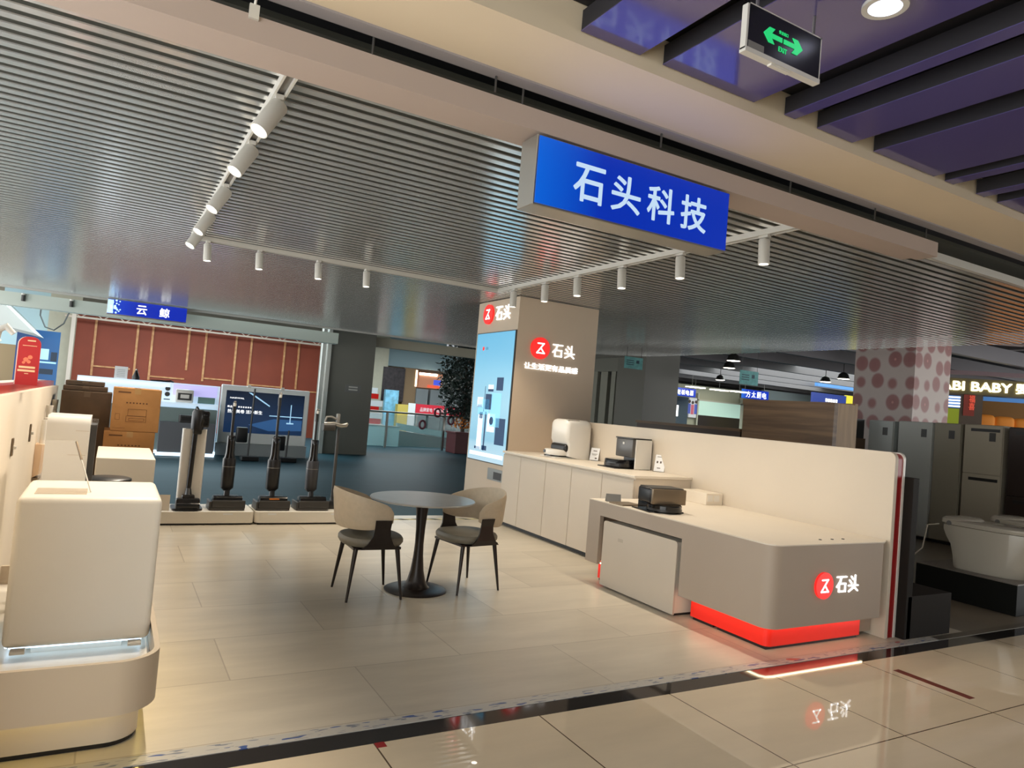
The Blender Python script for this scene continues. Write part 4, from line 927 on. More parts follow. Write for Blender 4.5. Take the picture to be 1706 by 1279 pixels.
for k in range(28): tm.tube([(-1.2+k*0.28, 23.6, 3.13 if k % 2 else 3.33), (-0.92+k*0.28, 23.6, 3.33 if k % 2 else 3.13)], 0.012, 5)
build('rails', tm, mat('pale_truss', (214, 190, 172), 0.5), t)
build('end_post', MB().box(-1.13, 23.57, 0, -1.03, 23.63, 3.40), mat('pale_truss', (214, 190, 172), 0.5), t)
# left atrium
struct(build('wall_atrium', MB().box(-1.75, 24.6, 0, -0.95, 24.9, 3.9), mat('cream_wall', (196, 190, 168), 0.7, var=0.04)))
struct(build('wall_atrium', MB().box(-6, 29, 0, -1.7, 29.2, 3.9), mat('sand_wall', (150, 130, 98), 0.7)))
struct(build('ceiling', MB().prism([(-7.0, 2.62), (-2.45, 2.50), (-1.62, 2.36), (-2.6, 3.3), (-7.0, 3.6)], 19.5, 23.0, 'y'), mat('pale_soffit', (196, 196, 190), 0.6)))
struct(build('wall_atrium', MB().box(-2.9, 24.95, 2.2, -1.5, 25.1, 4.2), mat('pale_blue_wall', (178, 206, 214), 0.6)))
o = build('hanging_cable', MB().tube([(-1.75, 22.0, 3.25), (-1.75, 22.0, 2.95), (-1.62, 22.0, 2.66), (-1.42, 22.0, 2.60), (-1.22, 22.0, 2.8), (-1.1, 22.0, 3.2)], 0.02, 6), M_dgrey, org=(-1.5, 22, 2.6)); tag(o, 'black drooping cable under the far ceiling, left of the far blue sign', 'cable')
t = thing('ceiling_downlight', 'bright downlight in the far sloped ceiling at the left picture edge', 'light', (-2.22, 19.9, 2.5))
build('diffuser', MB().lathe([(0, 0), (0.13, 0), (0.13, 0.012), (0, 0.012)], 20, Matrix.Translation((-2.35, 20.6, 2.482)) ), M_lens, t)
build('ring', MB().lathe([(0.13, 0), (0.16, 0), (0.16, 0.02), (0.13, 0.02)], 20, Matrix.Translation((-2.35, 20.6, 2.484))), M_alum, t)
t = thing('banner_stand', 'tall blue product banner behind the red card on the left', 'banner', (-1.75, 22, 0))
build('panel', B(-2.2, 22.0, 0.02, -1.26, 22.04, 2.56), blue_led('blue_banner', (14, 80, 150), (50, 130, 190), 0.0, 1.0, 0.5), t)
pm = MB(); flat(pm, (-1.6, 22.0, 1.95), XR, ZU, 0.24, 0.28, 0.004); flat(pm, (-1.6, 22.0, 1.74), XR, ZU, 0.6, 0.04, 0.004); build('pictured_robot', pm, mat('pictured_pale', (150, 190, 210), emit=0.3), t)
for (x, z, w_, h_) in ((-1.86, 1.98, 0.2, 0.42), (-1.36, 1.9, 0.14, 0.24), (-1.5, 1.5, 0.3, 0.14)): build('pictured_tower', flat(MB(), (x, 22.0, z), XR, ZU, w_, h_, 0.004), mat('pictured_dark', (22, 34, 50), 0.4), t)
build('foot', B(-2.2, 21.85, 0, -1.26, 22.15, 0.02), M_dgrey, t)

# far booth: display wall, screen stand, grey counters
t = thing('display_wall', 'white backlit display shelf with a robot and round discs at the far booth', 'display wall', (1.0, 16.75, 0))
build('panel', B(-0.6, 16.72, 0, 2.10, 16.85, 1.50), mat('cool_white_panel', (220, 230, 238), 0.4, emit=0.55, ecol=(190, 215, 235)), t)
build('lit_band', B(1.16, 16.705, 1.24, 2.05, 16.72, 1.48), mat('lilac_light', (196, 190, 236), emit=0.75, ecol=(186, 180, 236)), t)
build('lit_edge', MB().box(-0.6, 16.70, 1.40, 1.1, 16.72, 1.46), mat('cool_light', (214, 232, 248), emit=0.9, ecol=(206, 228, 246)), t)
build('shelf', B(0.6, 16.42, 1.055, 2.06, 16.72, 1.09), mat('cool_white_panel', (220, 230, 238)), t)
dm = MB()
for z in (1.37, 1.25): disc(dm, (1.06, 16.72, z), XR, ZU, 0.05, 0.01, 20)
build('disc', dm, M_dgrey, t)
build('label_bar', B(1.0, 16.712, 1.13, 1.12, 16.72, 1.15), M_dgrey, t)
build('price_screen', B(1.66, 16.60, 1.10, 2.0, 16.63, 1.24), mat('teal_screen', (110, 140, 132), 0.4), t)
t = thing('robot_vacuum', 'pale robot vacuum propped on the far white display shelf', 'robot vacuum', (1.38, 16.55, 1.09))
build('body', MB().box(1.21, 16.5, 1.0905, 1.56, 16.68, 1.38, bev=0.03), M_white2, t, smooth=True)
build('front_window', MB().box(1.25, 16.49, 1.15, 1.52, 16.50, 1.30, bev=0.003), M_dgrey, t); build('inner_plate', MB().box(1.30, 16.484, 1.19, 1.47, 16.49, 1.27), M_white2, t)
t = thing('notice_paper', 'white paper notice standing on the far display wall', 'notice', (0.16, 16.76, 1.5))
build('sheet', B(0.04, 16.76, 1.50, 0.28, 16.765, 1.75), M_paper, t); pm = MB()
for k in range(5): flat(pm, (0.16, 16.76, 1.54+k*0.035), XR, ZU, 0.15, 0.006, 0.001)
build('print', pm, M_mgrey, t)
t = thing('black_kettle', 'small dark upright object on top of the far display wall', 'display item', (0.44, 16.78, 1.5))
build('body', MB().lathe([(0, 0), (0.07, 0), (0.075, 0.05), (0.04, 0.14), (0.02, 0.2), (0, 0.2)], 16, Matrix.Translation((0.44, 16.78, 1.5005))), M_black, t, smooth=True)
build('cap', MB().lathe([(0, 0), (0.022, 0), (0.018, 0.025), (0, 0.025)], 12, Matrix.Translation((0.44, 16.78, 1.70))), M_steel, t, smooth=True)
o = build('black_cable', MB().tube([(0.72, 16.78, 1.506), (0.9, 16.76, 1.52), (1.0, 16.74, 1.515), (1.1, 16.74, 1.53), (1.16, 16.78, 1.506)], 0.022, 6), M_black, org=(0.9, 16.78, 1.5)); tag(o, 'bunched black cable on top of the far display wall', 'cable')
for k, (x0, x1, y0, z1) in enumerate(((0.93, 1.98, 15.98, 0.70), (-0.2, 2.05, 16.45, 0.98))):
    t = thing('grey_counter', ['grey low counter with glowing white base at the far booth', 'higher grey-green counter behind the low grey counter'][k], 'counter', ((x0+x1)/2, y0, 0))
    build('body', B(x0, y0, 0.08, x1, y0+0.25, z1), mat('cool_grey_counter', (96, 98, 102), 0.5) if k == 0 else mat('grey_green_counter', (120, 136, 134), 0.5), t)
    build('glow_base', B(x0-0.02, y0-0.02, 0.012, x1+0.03, y0+0.26, 0.08), mat('cool_glow', (220, 240, 250), emit=1.5, ecol=(214, 236, 250)), t)
    build('foot', B(x0, y0, 0, x1, y0+0.25, 0.012), M_dgrey, t)
t = thing('dark_robot', 'dark boxy machine on the low grey counter', 'display item', (1.5, 16.1, 0.7))
build('body', MB().box(1.28, 16.0, 0.7005, 1.72, 16.2, 0.86, bev=0.02), M_dgrey, t); build('panel', B(1.32, 15.995, 0.74, 1.68, 16.0, 0.82), M_black, t)
t = thing('screen_stand', 'white framed wide screen showing a dark blue advertisement at the far booth', 'screen', (3.1, 16.75, 0))
build('frame', MB().box(2.13, 16.70, 0.27, 4.06, 16.82, 1.56, bev=0.02), mat('cool_white_frame', (238, 240, 236), 0.4), t)
build('stand_base', MB().box(2.10, 16.66, 0.0, 4.08, 16.9, 0.27), mat('cool_grey_base', (150, 156, 156), 0.5), t)
build('screen', B(2.235, 16.694, 0.51, 3.945, 16.70, 1.44), vgrad_mat('advert_blue', [(0.0, (30, 56, 92)), (0.35, (32, 58, 94)), (0.7, (26, 46, 76)), (1.0, (20, 32, 54))], 0.62), t)
pm = MB(); text(pm, 'NARWAL', (2.47, 16.694, 1.28), XR, ZU, 0.30, 0.035, 0.003, 0.012); text(pm, '热洗美卷 洁净新生', (2.66, 16.694, 0.985), XR, ZU, 0.74, 0.082, 0.003, 0.008); text(pm, '新品', (2.33, 16.694, 1.085), XR, ZU, 0.10, 0.045, 0.003, 0.01)
for k in range(6): flat(pm, (2.52+k*0.05, 16.694, 1.085), XR, ZU, 0.028, 0.03, 0.002)
build('lettering', pm, M_sign_w, t)
pm = MB(); pm.add([(2.70, 16.692, 1.42), (2.76, 16.692, 1.42), (3.18, 16.692, 1.16), (3.18, 16.692, 1.13)], [(0, 1, 2, 3)]); flat(pm, (3.56, 16.694, 0.93), XR, ZU, 0.74, 0.02, 0.002); flat(pm, (3.66, 16.694, 1.0), XR, ZU, 0.02, 0.42, 0.003); flat(pm, (3.66, 16.694, 0.78), XR, ZU, 0.16, 0.03, 0.003)
build('pictured_light', pm, mat('pictured_glow', (170, 210, 236), emit=0.8, ecol=(160, 205, 236)), t)
pm = MB(); pm.add([(2.75, 16.692, 0.70), (3.3, 16.692, 0.86), (3.93, 16.692, 0.86), (3.93, 16.692, 0.62), (3.2, 16.692, 0.58)], [(0, 1, 2, 3, 4)])
build('pictured_floor', pm, mat('pictured_mist', (52, 88, 132), emit=0.6, ecol=(50, 92, 142)), t)
pm = MB(); flat(pm, (2.70, 16.69, 1.555), XR, ZU, 0.07, 0.07, 0.01); flat(pm, (3.43, 16.69, 1.555), XR, ZU, 0.07, 0.08, 0.01); build('clip', pm, M_white2, t)
# small black machines on stands before the screen
for k, (x, h_) in enumerate(((2.5, 0.80), (3.28, 0.66))):
    t = thing('black_machine', ['black cleaner on a stand before the far screen, left one', 'black cleaner on a stand before the far screen, right one'][k], 'vacuum cleaner', (x, 15.6, 0), 'cleaners before the far screen')
    build('body', MB().box(x-0.15, 15.55, h_-0.42, x+0.08, 15.7, h_-0.1, bev=0.03), M_black, t, smooth=True)
    build('pole', MB().tube([(x+0.12, 15.6, 0.06), (x+0.14, 15.6, h_+(0.72 if k == 0 else 0.02))], 0.02, 8), M_black, t)
    build('foot', MB().box(x-0.02, 15.5, 0.0, x+0.34, 15.75, 0.10, bev=0.02), M_black, t)

# centre gap: railing, tree, shops across the void
t = thing('glass_railing', 'glass railing with steel handrail beyond the grey column', 'railing', (8.7, 21.3, 0))
build('handrail', MB().tube([(5.8, 21.3, 1.13), (12.6, 21.3, 1.13)], 0.03, 10), M_steel, t, smooth=True)
for x in (5.85, 7.65, 9.62, 11.4): build('post', B(x-0.03, 21.26, 0, x+0.03, 21.34, 1.12), M_steel, t)
for a, b in ((5.88, 7.62), (7.68, 9.59), (9.65, 11.37)): build('glass_pane', B(a, 21.29, 0.06, b, 21.302, 1.06), M_glass, t)
rg = MB()
for (x, z) in ((8.85, 0.80), (9.35, 1.22), (9.85, 1.0)):
    pts = [(x + 0.10*math.cos(2*PI*k/20), 21.27, z + 0.13*math.sin(2*PI*k/20)) for k in range(21)]; rg.tube(pts, 0.035, 6)
build('round_sticker', rg, mat('maroon_sticker', (96, 40, 50), 0.5), t)
t = thing('low_white_wall', 'low pale blue-white block behind the railing, right of the grey column', 'barrier', (7.8, 22, 0))
build('block', B(6.6, 22.0, 0, 8.36, 22.3, 0.64), mat('pale_aqua', (190, 222, 224), 0.5), t); build('cap', B(6.58, 21.98, 0.64, 8.38, 22.32, 0.66), M_steel, t)
t = thing('escalator_side', 'grey-brown escalator side panel behind the glass railing', 'escalator', (9.6, 22.5, 0))
build('panel', MB().prism([(8.45, 0), (11.6, 0), (11.6, 0.20), (8.45, 0.52)], 22.5, 23.3, 'y'), mat('taupe_metal', (120, 112, 112), 0.4), t)
build('band', MB().prism([(8.45, 0.54), (11.6, 0.22), (11.6, 0.40), (8.45, 0.76)], 22.5, 22.6, 'y'), mat('pale_aqua', (190, 222, 224)), t)
t = thing('artificial_tree', 'tall dark green leafy tree beside the pillar, in a maroon planter', 'tree', (9.85, 20.4, 0))
plt = build('planter', MB().box(9.52, 20.1, 0, 10.3, 20.8, 0.66, bev=0.02), mat('maroon_planter', (92, 44, 46), 0.5), t); build('planter_rim', MB().box(9.49, 20.07, 0.62, 10.33, 20.83, 0.68, bev=0.01), mat('maroon_planter', (92, 44, 46)), plt)
tk = MB().tube([(9.9, 20.45, 0.6), (9.92, 20.45, 1.6), (9.85, 20.45, 2.8)], [0.07, 0.055, 0.03], 8)
for k in range(12):
    a = k*2.4; z = 1.2 + 0.17*k; tk.tube([(9.9, 20.45, z), (9.9+0.5*math.cos(a), 20.45+0.5*math.sin(a), z+0.35)], [0.025, 0.01], 5)
build('trunk', tk, M_bark, t)
lf = MB()
def leaf(mb, c, L_, wd, rng):
    d = Vector((rng.uniform(-1, 1), rng.uniform(-1, 1), rng.uniform(-0.9, 0.5))).normalized(); s = d.cross(Vector((rng.uniform(-1, 1), rng.uniform(-1, 1), 1))).normalized(); c = Vector(c); n_ = d.cross(s)*0.02
    mb.add([c, c+d*L_*0.45+s*wd+n_, c+d*L_, c+d*L_*0.45-s*wd+n_], [(0, 1, 2, 3)])
rng = random.Random(3)
for k in range(3400):
    a = rng.uniform(0, 2*PI); z = rng.random(); rr = (0.62 + 0.36*math.sin(z*PI*0.9+0.4) + 0.10*math.sin(a*5+z*9)) * rng.random()**0.4 * (1.0 if z < 0.85 else 0.75)
    leaf(lf, (9.98 + rr*math.cos(a), 20.45 + rr*math.sin(a)*0.8, 1.15 + z*2.75), 0.17, 0.045, rng)
build('foliage', lf, M_leaf, t)
lf = MB()
for k in range(160): leaf(lf, (9.9+rng.uniform(-0.35, 0.5), 20.3+rng.uniform(-0.3, 0.3), 0.98+rng.uniform(-0.14, 0.22)), 0.11, 0.04, rng)
build('flowers', lf, M_leaf2, t)['kind'] = 'stuff'
# shops across the void
struct(build('wall_atrium', B(10.0, 30.8, 3.05, 16.0, 31.0, 4.5), mat('pale_blue_wall', (178, 206, 214))))
struct(build('wall_atrium', B(9.0, 30.0, 0, 10.6, 30.4, 4.5), mat('cream_wall', (196, 190, 168))))
o = build('black_poster', B(10.4, 29.96, 1.45, 11.42, 30.0, 2.95), mat('poster_black', (40, 30, 34), 0.4, var=0.9, vscale=7), org=(10.9, 29.97, 1.45)); tag(o, 'dark poster with a pale tree on the far wall beyond the railing', 'poster')
t = thing('brown_shop_column', 'brown shop column right of the dark poster', 'column', (11.7, 30.2, 0))
build('shaft', B(11.43, 30.1, 0, 12.05, 30.5, 3.0), mat('brown_panel', (150, 122, 90), 0.6), t); build('vertical_light', B(11.98, 30.06, 2.2, 12.06, 30.1, 2.95), mat('warm_tube', (255, 236, 200), emit=2.0), t)
t = thing('blue_display', 'blue and white product display beyond the railing', 'display stand', (10.55, 29, 0))
build('panel', B(10.25, 29.0, 0.05, 10.85, 29.2, 1.93), mat('sky_blue_display', (120, 184, 214), 0.5, var=0.35, vscale=5, emit=0.15), t); build('foot', B(10.3, 29.0, 0, 10.8, 29.4, 0.05), M_dgrey, t)
o = build('yellow_box', B(10.7, 28.6, 0, 11.2, 28.9, 1.35), mat('yellow_card', (222, 196, 96), 0.6), org=(10.95, 28.7, 0)); tag(o, 'pale yellow box beside the blue product display', 'box')
for k, x in enumerate((12.05, 12.75, 13.35, 13.95)):
    t = thing('upright_fridge', 'grey upright fridge across the void, %s from the left' % ORD[k], 'fridge', (x+0.3, 30.2, 0), 'fridges across the void')
    build('body', B(x, 30.0, 0.04, x+0.58, 30.6, 2.12), mat('pale_grey_fridge', (138, 144, 146), 0.4), t); build('handle', B(x+0.5, 29.97, 0.9, x+0.53, 30.0, 1.6), M_steel, t); build('foot', B(x+0.02, 30.05, 0, x+0.56, 30.55, 0.04), M_black, t)
t = thing('lit_shop_sign', 'small lit red and white shop sign across the void', 'sign', (12.9, 30.4, 2.2))
build('panel', B(12.4, 30.7, 2.2, 13.6, 31.5, 2.9), mat('shop_glow', (190, 130, 100), emit=0.5), t); build('tube_light', B(12.4, 30.66, 2.78, 13.3, 30.7, 2.88), M_lens, t); build('red_bar', B(12.85, 30.66, 2.22, 13.5, 30.7, 2.34), mat('red_bar_lit', (230, 90, 60), emit=0.8), t); build('blue_patch', B(13.15, 30.66, 2.36, 13.5, 30.7, 2.6), mat('blue_bar_lit', (70, 90, 220), emit=0.8), t)
t = thing('red_banner', 'red banner with white characters beyond the railing', 'banner', (11.9, 27, 0))
build('cloth', B(10.88, 27.0, 1.0, 12.92, 27.02, 1.43), mat('red_cloth', (206, 36, 56), 0.6, emit=0.12), t)
pm = MB(); text(pm, '品牌家电 节能补贴 欢迎选购', (11.95, 27.0, 1.215), XR, ZU, 1.75, 0.17, 0.004, 0.01); build('lettering', pm, M_paper, t)
build('leg', MB().box(10.95, 27.03, 0, 11.0, 27.06, 1.4).box(12.8, 27.03, 0, 12.85, 27.06, 1.4), M_steel, t)
o = build('white_notice', B(10.56, 27.0, 0, 10.86, 27.03, 1.44), M_paper, org=(10.7, 27, 0)); tag(o, 'white notice board left of the red banner', 'notice')
t = thing('goods_shelf', 'red and white stacked goods beside the grey column beyond the railing', 'shelf', (8.2, 24, 0))
build('shelf_body', B(7.8, 24.0, 0, 8.5, 24.4, 0.62), M_white2, t)
for (z, x0, x1) in ((0.62, 7.85, 8.4), (1.05, 7.82, 8.3), (1.5, 7.8, 8.25)): build('red_goods', B(x0, 24.05, z, x1, 24.35, z+0.18), M_red, t)
for (z, x0, x1) in ((0.81, 7.85, 8.45), (1.24, 7.82, 8.42), (1.69, 7.8, 8.2)): build('white_goods', B(x0, 24.05, z, x1, 24.35, z+0.2), M_paper, t)

# ================================================================== RIGHT SIDE
t = thing('bathroom_step', 'dark grey L-shaped display step with tall back board behind the right partition', 'display step', (5.9, 3.8, 0))
mstep = mat('dark_grey_step', (36, 32, 29), 0.6, spec=0.1)
build('step', B(5.60, 3.275, 0, 6.215, 4.5, 0.335, bev=0.004), mstep, t)
build('back_board', B(5.575, 3.275, 0.0, 5.655, 4.5, 1.27, bev=0.004), mat('dark_board', (34, 30, 27), 0.6, spec=0.1), t)
t = thing('display_platform', 'black platform under the large white toilet on the right', 'platform', (8.5, 3.8, 0))
build('top', B(7.56, 3.40, 0.0, 10.2, 4.36, 0.30, bev=0.004), mat('black_platform', (20, 21, 19), 0.5, spec=0.15), t); build('edge_trim', B(7.555, 3.395, 0.29, 10.2, 4.36, 0.302), mat('pale_edge', (110, 104, 96), 0.4), t)
def toilet_secs(levels, cx, dirv, yc):
    """levels: (z, back, front, half width); dirv (dx,dy) unit vector to the front"""
    d = Vector((dirv[0], dirv[1], 0)); s = Vector((-d.y, d.x, 0)); o = Vector((cx, yc, 0)); secs = []
    for (z, bk, fr, hw) in levels:
        ring = []
        for k in range(40):
            a = 2*PI*k/40; ca, sa = math.cos(a), math.sin(a)
            e = 2.3 if ca > 0 else 7.0
            r = (abs(ca)**e + abs(sa)**e)**(-1/e)
            m_ = 0.42*bk + 0.58*fr if False else (bk + (fr-bk)*0.45)
            px = m_ + (fr-m_ if ca > 0 else m_-bk)*r*ca
            ring.append(o + d*px + s*(hw*r*sa) + Vector((0, 0, z)))
        secs.append(ring)
    return secs
def toilet(cx, yc, dv, z0, label, H=0.44):
    t = thing('smart_toilet', label, 'toilet', (cx, yc, z0), 'toilets on display')
    L = [(0.0, 0.13, 0.74, 0.225), (0.02, 0.12, 0.76, 0.232), (0.12, 0.11, 0.80, 0.235), (0.24, 0.08, 0.83, 0.238), (0.31, 0.03, 0.85, 0.24), (0.38, 0.0, 0.86, 0.243), (H-0.03, 0.0, 0.86, 0.243)]
    build('bowl', MB().loft(toilet_secs([(z0+a, b, c, d) for a, b, c, d in L], cx, dv, yc)), M_ceram, t, smooth=True)
    L = [(H-0.026, 0.01, 0.855, 0.238), (H-0.005, 0.0, 0.865, 0.246), (H+0.015, 0.0, 0.865, 0.246), (H+0.03, 0.03, 0.82, 0.215)]
    build('lid', MB().loft(toilet_secs([(z0+a, b, c, d) for a, b, c, d in L], cx, dv, yc)), M_ceram, t, smooth=True)
    L = [(H-0.01, 0.0, 0.30, 0.24), (H+0.03, 0.0, 0.28, 0.236), (H+0.05, 0.02, 0.24, 0.21)]
    build('rear_cover', MB().loft(toilet_secs([(z0+a, b, c, d) for a, b, c, d in L], cx, dv, yc)), M_ceram, t, smooth=True)
    d = Vector((dv[0], dv[1], 0)); s = Vector((-d.y, d.x, 0))
    for sg in (1, -1):
        kn = MB(); c = Vector((cx, yc, z0+H-0.01)) + d*0.10 + s*(0.236*sg); kn.tube([c, c + s*0.012*sg], 0.024, 14); build('knob', kn, M_mgrey, t)
    return t
toilet(7.93, 4.22, (0, -1), 0.302, 'large white toilet with its lid closed on the black platform', 0.46)
toilet(5.67, 3.80, (1, 0), 0.336, 'white toilet partly hidden behind the dark back board beside the right partition', 0.40).scale = (0.72, 0.85, 1)
toilet(8.95, 4.25, (0, -1), 0.302, 'second white toilet on the black platform, cut by the right picture edge', 0.46)
o = build('power_cord', MB().tube([(7.72, 4.24, 0.72), (7.62, 4.30, 0.70), (7.60, 4.33, 0.45), (7.50, 4.45, 0.28), (7.35, 4.42, 0.24), (7.22, 4.32, 0.12), (7.25, 4.22, 0.012), (7.35, 4.18, 0.01)], 0.008, 6), M_ceram, org=(7.5, 4.3, 0)); tag(o, 'pale power cord hanging from the large toilet to the floor', 'cord')

def fridge(y0, y1, z1, m, label, split, dark=False):
    t = thing('display_fridge', label, 'fridge', (11.85, (y0+y1)/2, 0), 'fridges in a row on the right')
    build('cabinet', B(11.53, y0, 0.05, 12.2, y1, z1, bev=0.006, seg=1), m, t)
    build('foot', B(11.58, y0+0.03, 0, 12.1, y1-0.03, 0.05), M_black, t)
    zs = [0.06] + list(split) + [z1-0.005]
    for a, b in zip(zs[:-1], zs[1:]):
        dd = build('door', B(11.50, y0+0.006, a+0.004, 11.53, y1-0.006, b-0.004, bev=0.004, seg=1), m, t)
        if len(split): build('grip', B(11.492, y0+0.04, b-0.10, 11.50, y1-0.10, b-0.055), M_black, dd)
    st = MB(); flat(st, (11.50, y0+0.14, z1-0.18), YR, ZU, 0.09, 0.13, 0.002); build('sticker', st, M_dgrey, t)
    return t
fridge(7.16, 7.60, 1.885, mat('fridge_pale', (200, 206, 204), 0.4, metal=0.0), 'pale fridge at the far end of the row, left of the dark gap', ())
fridge(6.50, 7.07, 1.90, M_fridge, 'grey fridge directly right of the dark gap in the row', ())
fridge(6.065, 6.48, 1.905, M_fridged, 'olive-dark fridge in the middle of the row', ())
fridge(5.475, 6.02, 1.91, mat('fridge_olive', (172, 162, 142), 0.4, metal=0.0), 'olive-grey fridge with two door grips in the row', (1.16,))
fridge(4.55, 5.40, 1.90, mat('fridge_black', (46, 36, 34), 0.3, metal=0.2), 'near-black fridge at the right picture edge', (0.9,))

# patterned pillar
mpil = mat('patterned_wrap', (190, 160, 150), 0.45); nt = mpil.node_tree; b_ = nt.nodes['Principled BSDF']
tcn = nt.nodes.new('ShaderNodeTexCoord'); mpn = nt.nodes.new('ShaderNodeMapping'); mpn.inputs['Scale'].default_value = (3.1, 1.0, 2.7)
sxp = nt.nodes.new('ShaderNodeSeparateXYZ'); nt.links.new(tcn.outputs['Object'], sxp.inputs[0]); axy = nt.nodes.new('ShaderNodeMath'); axy.operation = 'ADD'; nt.links.new(sxp.outputs[0], axy.inputs[0]); nt.links.new(sxp.outputs[1], axy.inputs[1])
cxp = nt.nodes.new('ShaderNodeCombineXYZ'); nt.links.new(axy.outputs[0], cxp.inputs[0]); nt.links.new(sxp.outputs[2], cxp.inputs[2]); nt.links.new(cxp.outputs[0], mpn.inputs['Vector'])
vo = nt.nodes.new('ShaderNodeTexVoronoi'); vo.inputs['Scale'].default_value = 1.0; vo.inputs['Randomness'].default_value = 0.32; nt.links.new(mpn.outputs[0], vo.inputs['Vector'])
rpn = nt.nodes.new('ShaderNodeValToRGB'); e = rpn.color_ramp.elements; e[0].position = 0.0; e[0].color = lin((214, 150, 140)); e[1].position = 0.46; e[1].color = lin((196, 180, 172))
x_ = e.new(0.10); x_.color = lin((150, 96, 92)); x_ = e.new(0.36); x_.color = lin((156, 104, 100)); nt.links.new(vo.outputs['Distance'], rpn.inputs['Fac']); nt.links.new(rpn.outputs[0], b_.inputs['Base Color'])
struct(build('wall_wrapped_pillar', B(12.7, 7.57, 0, 13.85, 8.77, 4.6), mpil))

# furniture store: walnut units
t = thing('wooden_wardrobe', 'large walnut board unit with pine end frame behind the right partition', 'wardrobe', (8.2, 6.5, 0))
build('board', B(8.0, 5.78, 0.06, 8.06, 7.25, 1.965), M_wood, t)
build('rail', MB().box(7.985, 5.76, 1.90, 8.06, 7.26, 1.975).box(7.985, 5.76, 0.06, 8.06, 5.86, 1.90), M_wood, t)
build('pine_end', B(8.06, 5.76, 0.06, 8.40, 5.80, 1.97), M_woodl, t); build('back_panel', B(8.40, 5.76, 0.06, 8.46, 7.25, 1.99), M_woodl, t); build('foot', B(8.0, 5.8, 0, 8.45, 7.2, 0.06), M_woodd, t)
t = thing('low_wooden_unit', 'long dark walnut low unit left of the large walnut board', 'cabinet', (8.2, 8.3, 0))
build('carcass', B(8.0, 7.28, 0.05, 8.5, 9.6, 1.50), M_woodd, t); build('top', B(7.98, 7.27, 1.50, 8.52, 9.62, 1.54), M_wood, t); build('foot', B(8.02, 7.3, 0, 8.48, 9.58, 0.05), M_black, t)
t = thing('stacked_goods', 'dark boxed goods between the walnut unit and the pale fridge', 'goods', (11.0, 7.9, 0))
build('lower_box', B(11.0, 7.65, 0, 11.5, 8.0, 1.55), mat('dull_brown_box', (104, 84, 66), 0.7), t); build('upper_box', B(11.05, 7.62, 1.5505, 11.4, 7.9, 1.88), M_black, t)

# column and doors right of the pillar
struct(build('wall_column', B(11.3, 13.4, 0, 12.4, 14.5, 4.6), M_colgrey))
for k, (y0, y1) in enumerate(((14.62, 14.8), (14.95, 15.25), (15.4, 15.75), (15.95, 16.4))):
    struct(build('door_%d' % (k+3), B(11.35, y0, 0, 11.42, y1, 2.75), mat('pale_door_frame', (146, 144, 130), 0.5) if k != 3 else M_dgrey))
struct(build('trim_11', B(11.3, 14.5, 2.75, 11.5, 17.2, 3.1), mat('grey_lintel', (128, 126, 116), 0.6)))
def hang_card(x0, x1, y, z0, z1, label, ztop_):
    t = thing('hanging_card', label, 'sign', ((x0+x1)/2, y, z0), 'teal cards hanging from the ceiling')
    build('card', B(x0, y, z0, x1, y+0.01, z1), M_tealcard, t)
    pm = MB()
    flat(pm, (x0+(x1-x0)*0.72, y, z0+(z1-z0)*0.62), XR, ZU, (x1-x0)*0.16, (z1-z0)*0.26, 0.002)
    for k in range(3): flat(pm, (x0+(x1-x0)*0.3, y, z0+(z1-z0)*(0.35+0.17*k)), XR, ZU, (x1-x0)*0.4, (z1-z0)*0.06, 0.002)
    build('print', pm, mat('card_dark_teal', (26, 66, 84), 0.5), t)
    build('hanger', MB().tube([(x0+0.05, y, z1), (x0+0.05, y, ztop_)], 0.006, 5).tube([(x1-0.05, y, z1), (x1-0.05, y, ztop_)], 0.006, 5), M_dgrey, t)
hang_card(9.53, 10.03, 12.0, 2.635, 2.89, 'teal card hanging in front of the grey column right of the pillar', 3.1)
hang_card(13.04, 13.67, 12.0, 2.61, 2.945, 'teal card hanging above the walnut unit, near the second far blue sign', 4.6)

# open dark ceiling: beams and lamps
for k in range(13):
    yy = 5.0 + k*1.9
    struct(build('ceiling_beam', B(11.6, yy, 3.62, 41.5, yy+0.16, 3.95), mat('grey_beam', (112, 108, 112), 0.6)))
for k, xx in enumerate((14.5, 18.5, 23, 28, 33)):
    struct(build('ceiling_beam', B(xx, 4, 3.95, xx+0.25, 31, 4.3), mat('grey_beam', (112, 108, 112))))
places = ['nearest the slat ceiling', 'second from the slat ceiling', 'farthest left one', 'beside the wrapped pillar, left one', 'beside the wrapped pillar, right one']
for k, (x, y) in enumerate(((14.14, 13.27), (15.86, 15.03), (19.97, 19.33), (20.34, 15.07), (19.22, 13.63))):
    t = thing('pendant_downlight', 'bright round downlight in the dark ceiling, ' + places[k], 'light', (x, y, 3.3), 'downlights in the dark open ceiling')
    mt = Matrix.Translation((x, y, 3.3))
    build('shade', MB().lathe([(0.16, 0.03), (0.172, 0.0), (0.18, 0.0), (0.13, 0.14), (0.05, 0.2), (0, 0.2)], 24, mt), M_dgrey, t, smooth=True); build('diffuser', MB().lathe([(0, -0.012), (0.10, -0.01), (0.17, 0.0), (0.165, 0.02), (0, 0.02)], 24, mt), M_lens, t)
    build('stem', MB().tube([(x, y, 3.49), (x, y, 4.6)], 0.012, 6), M_dgrey, t)
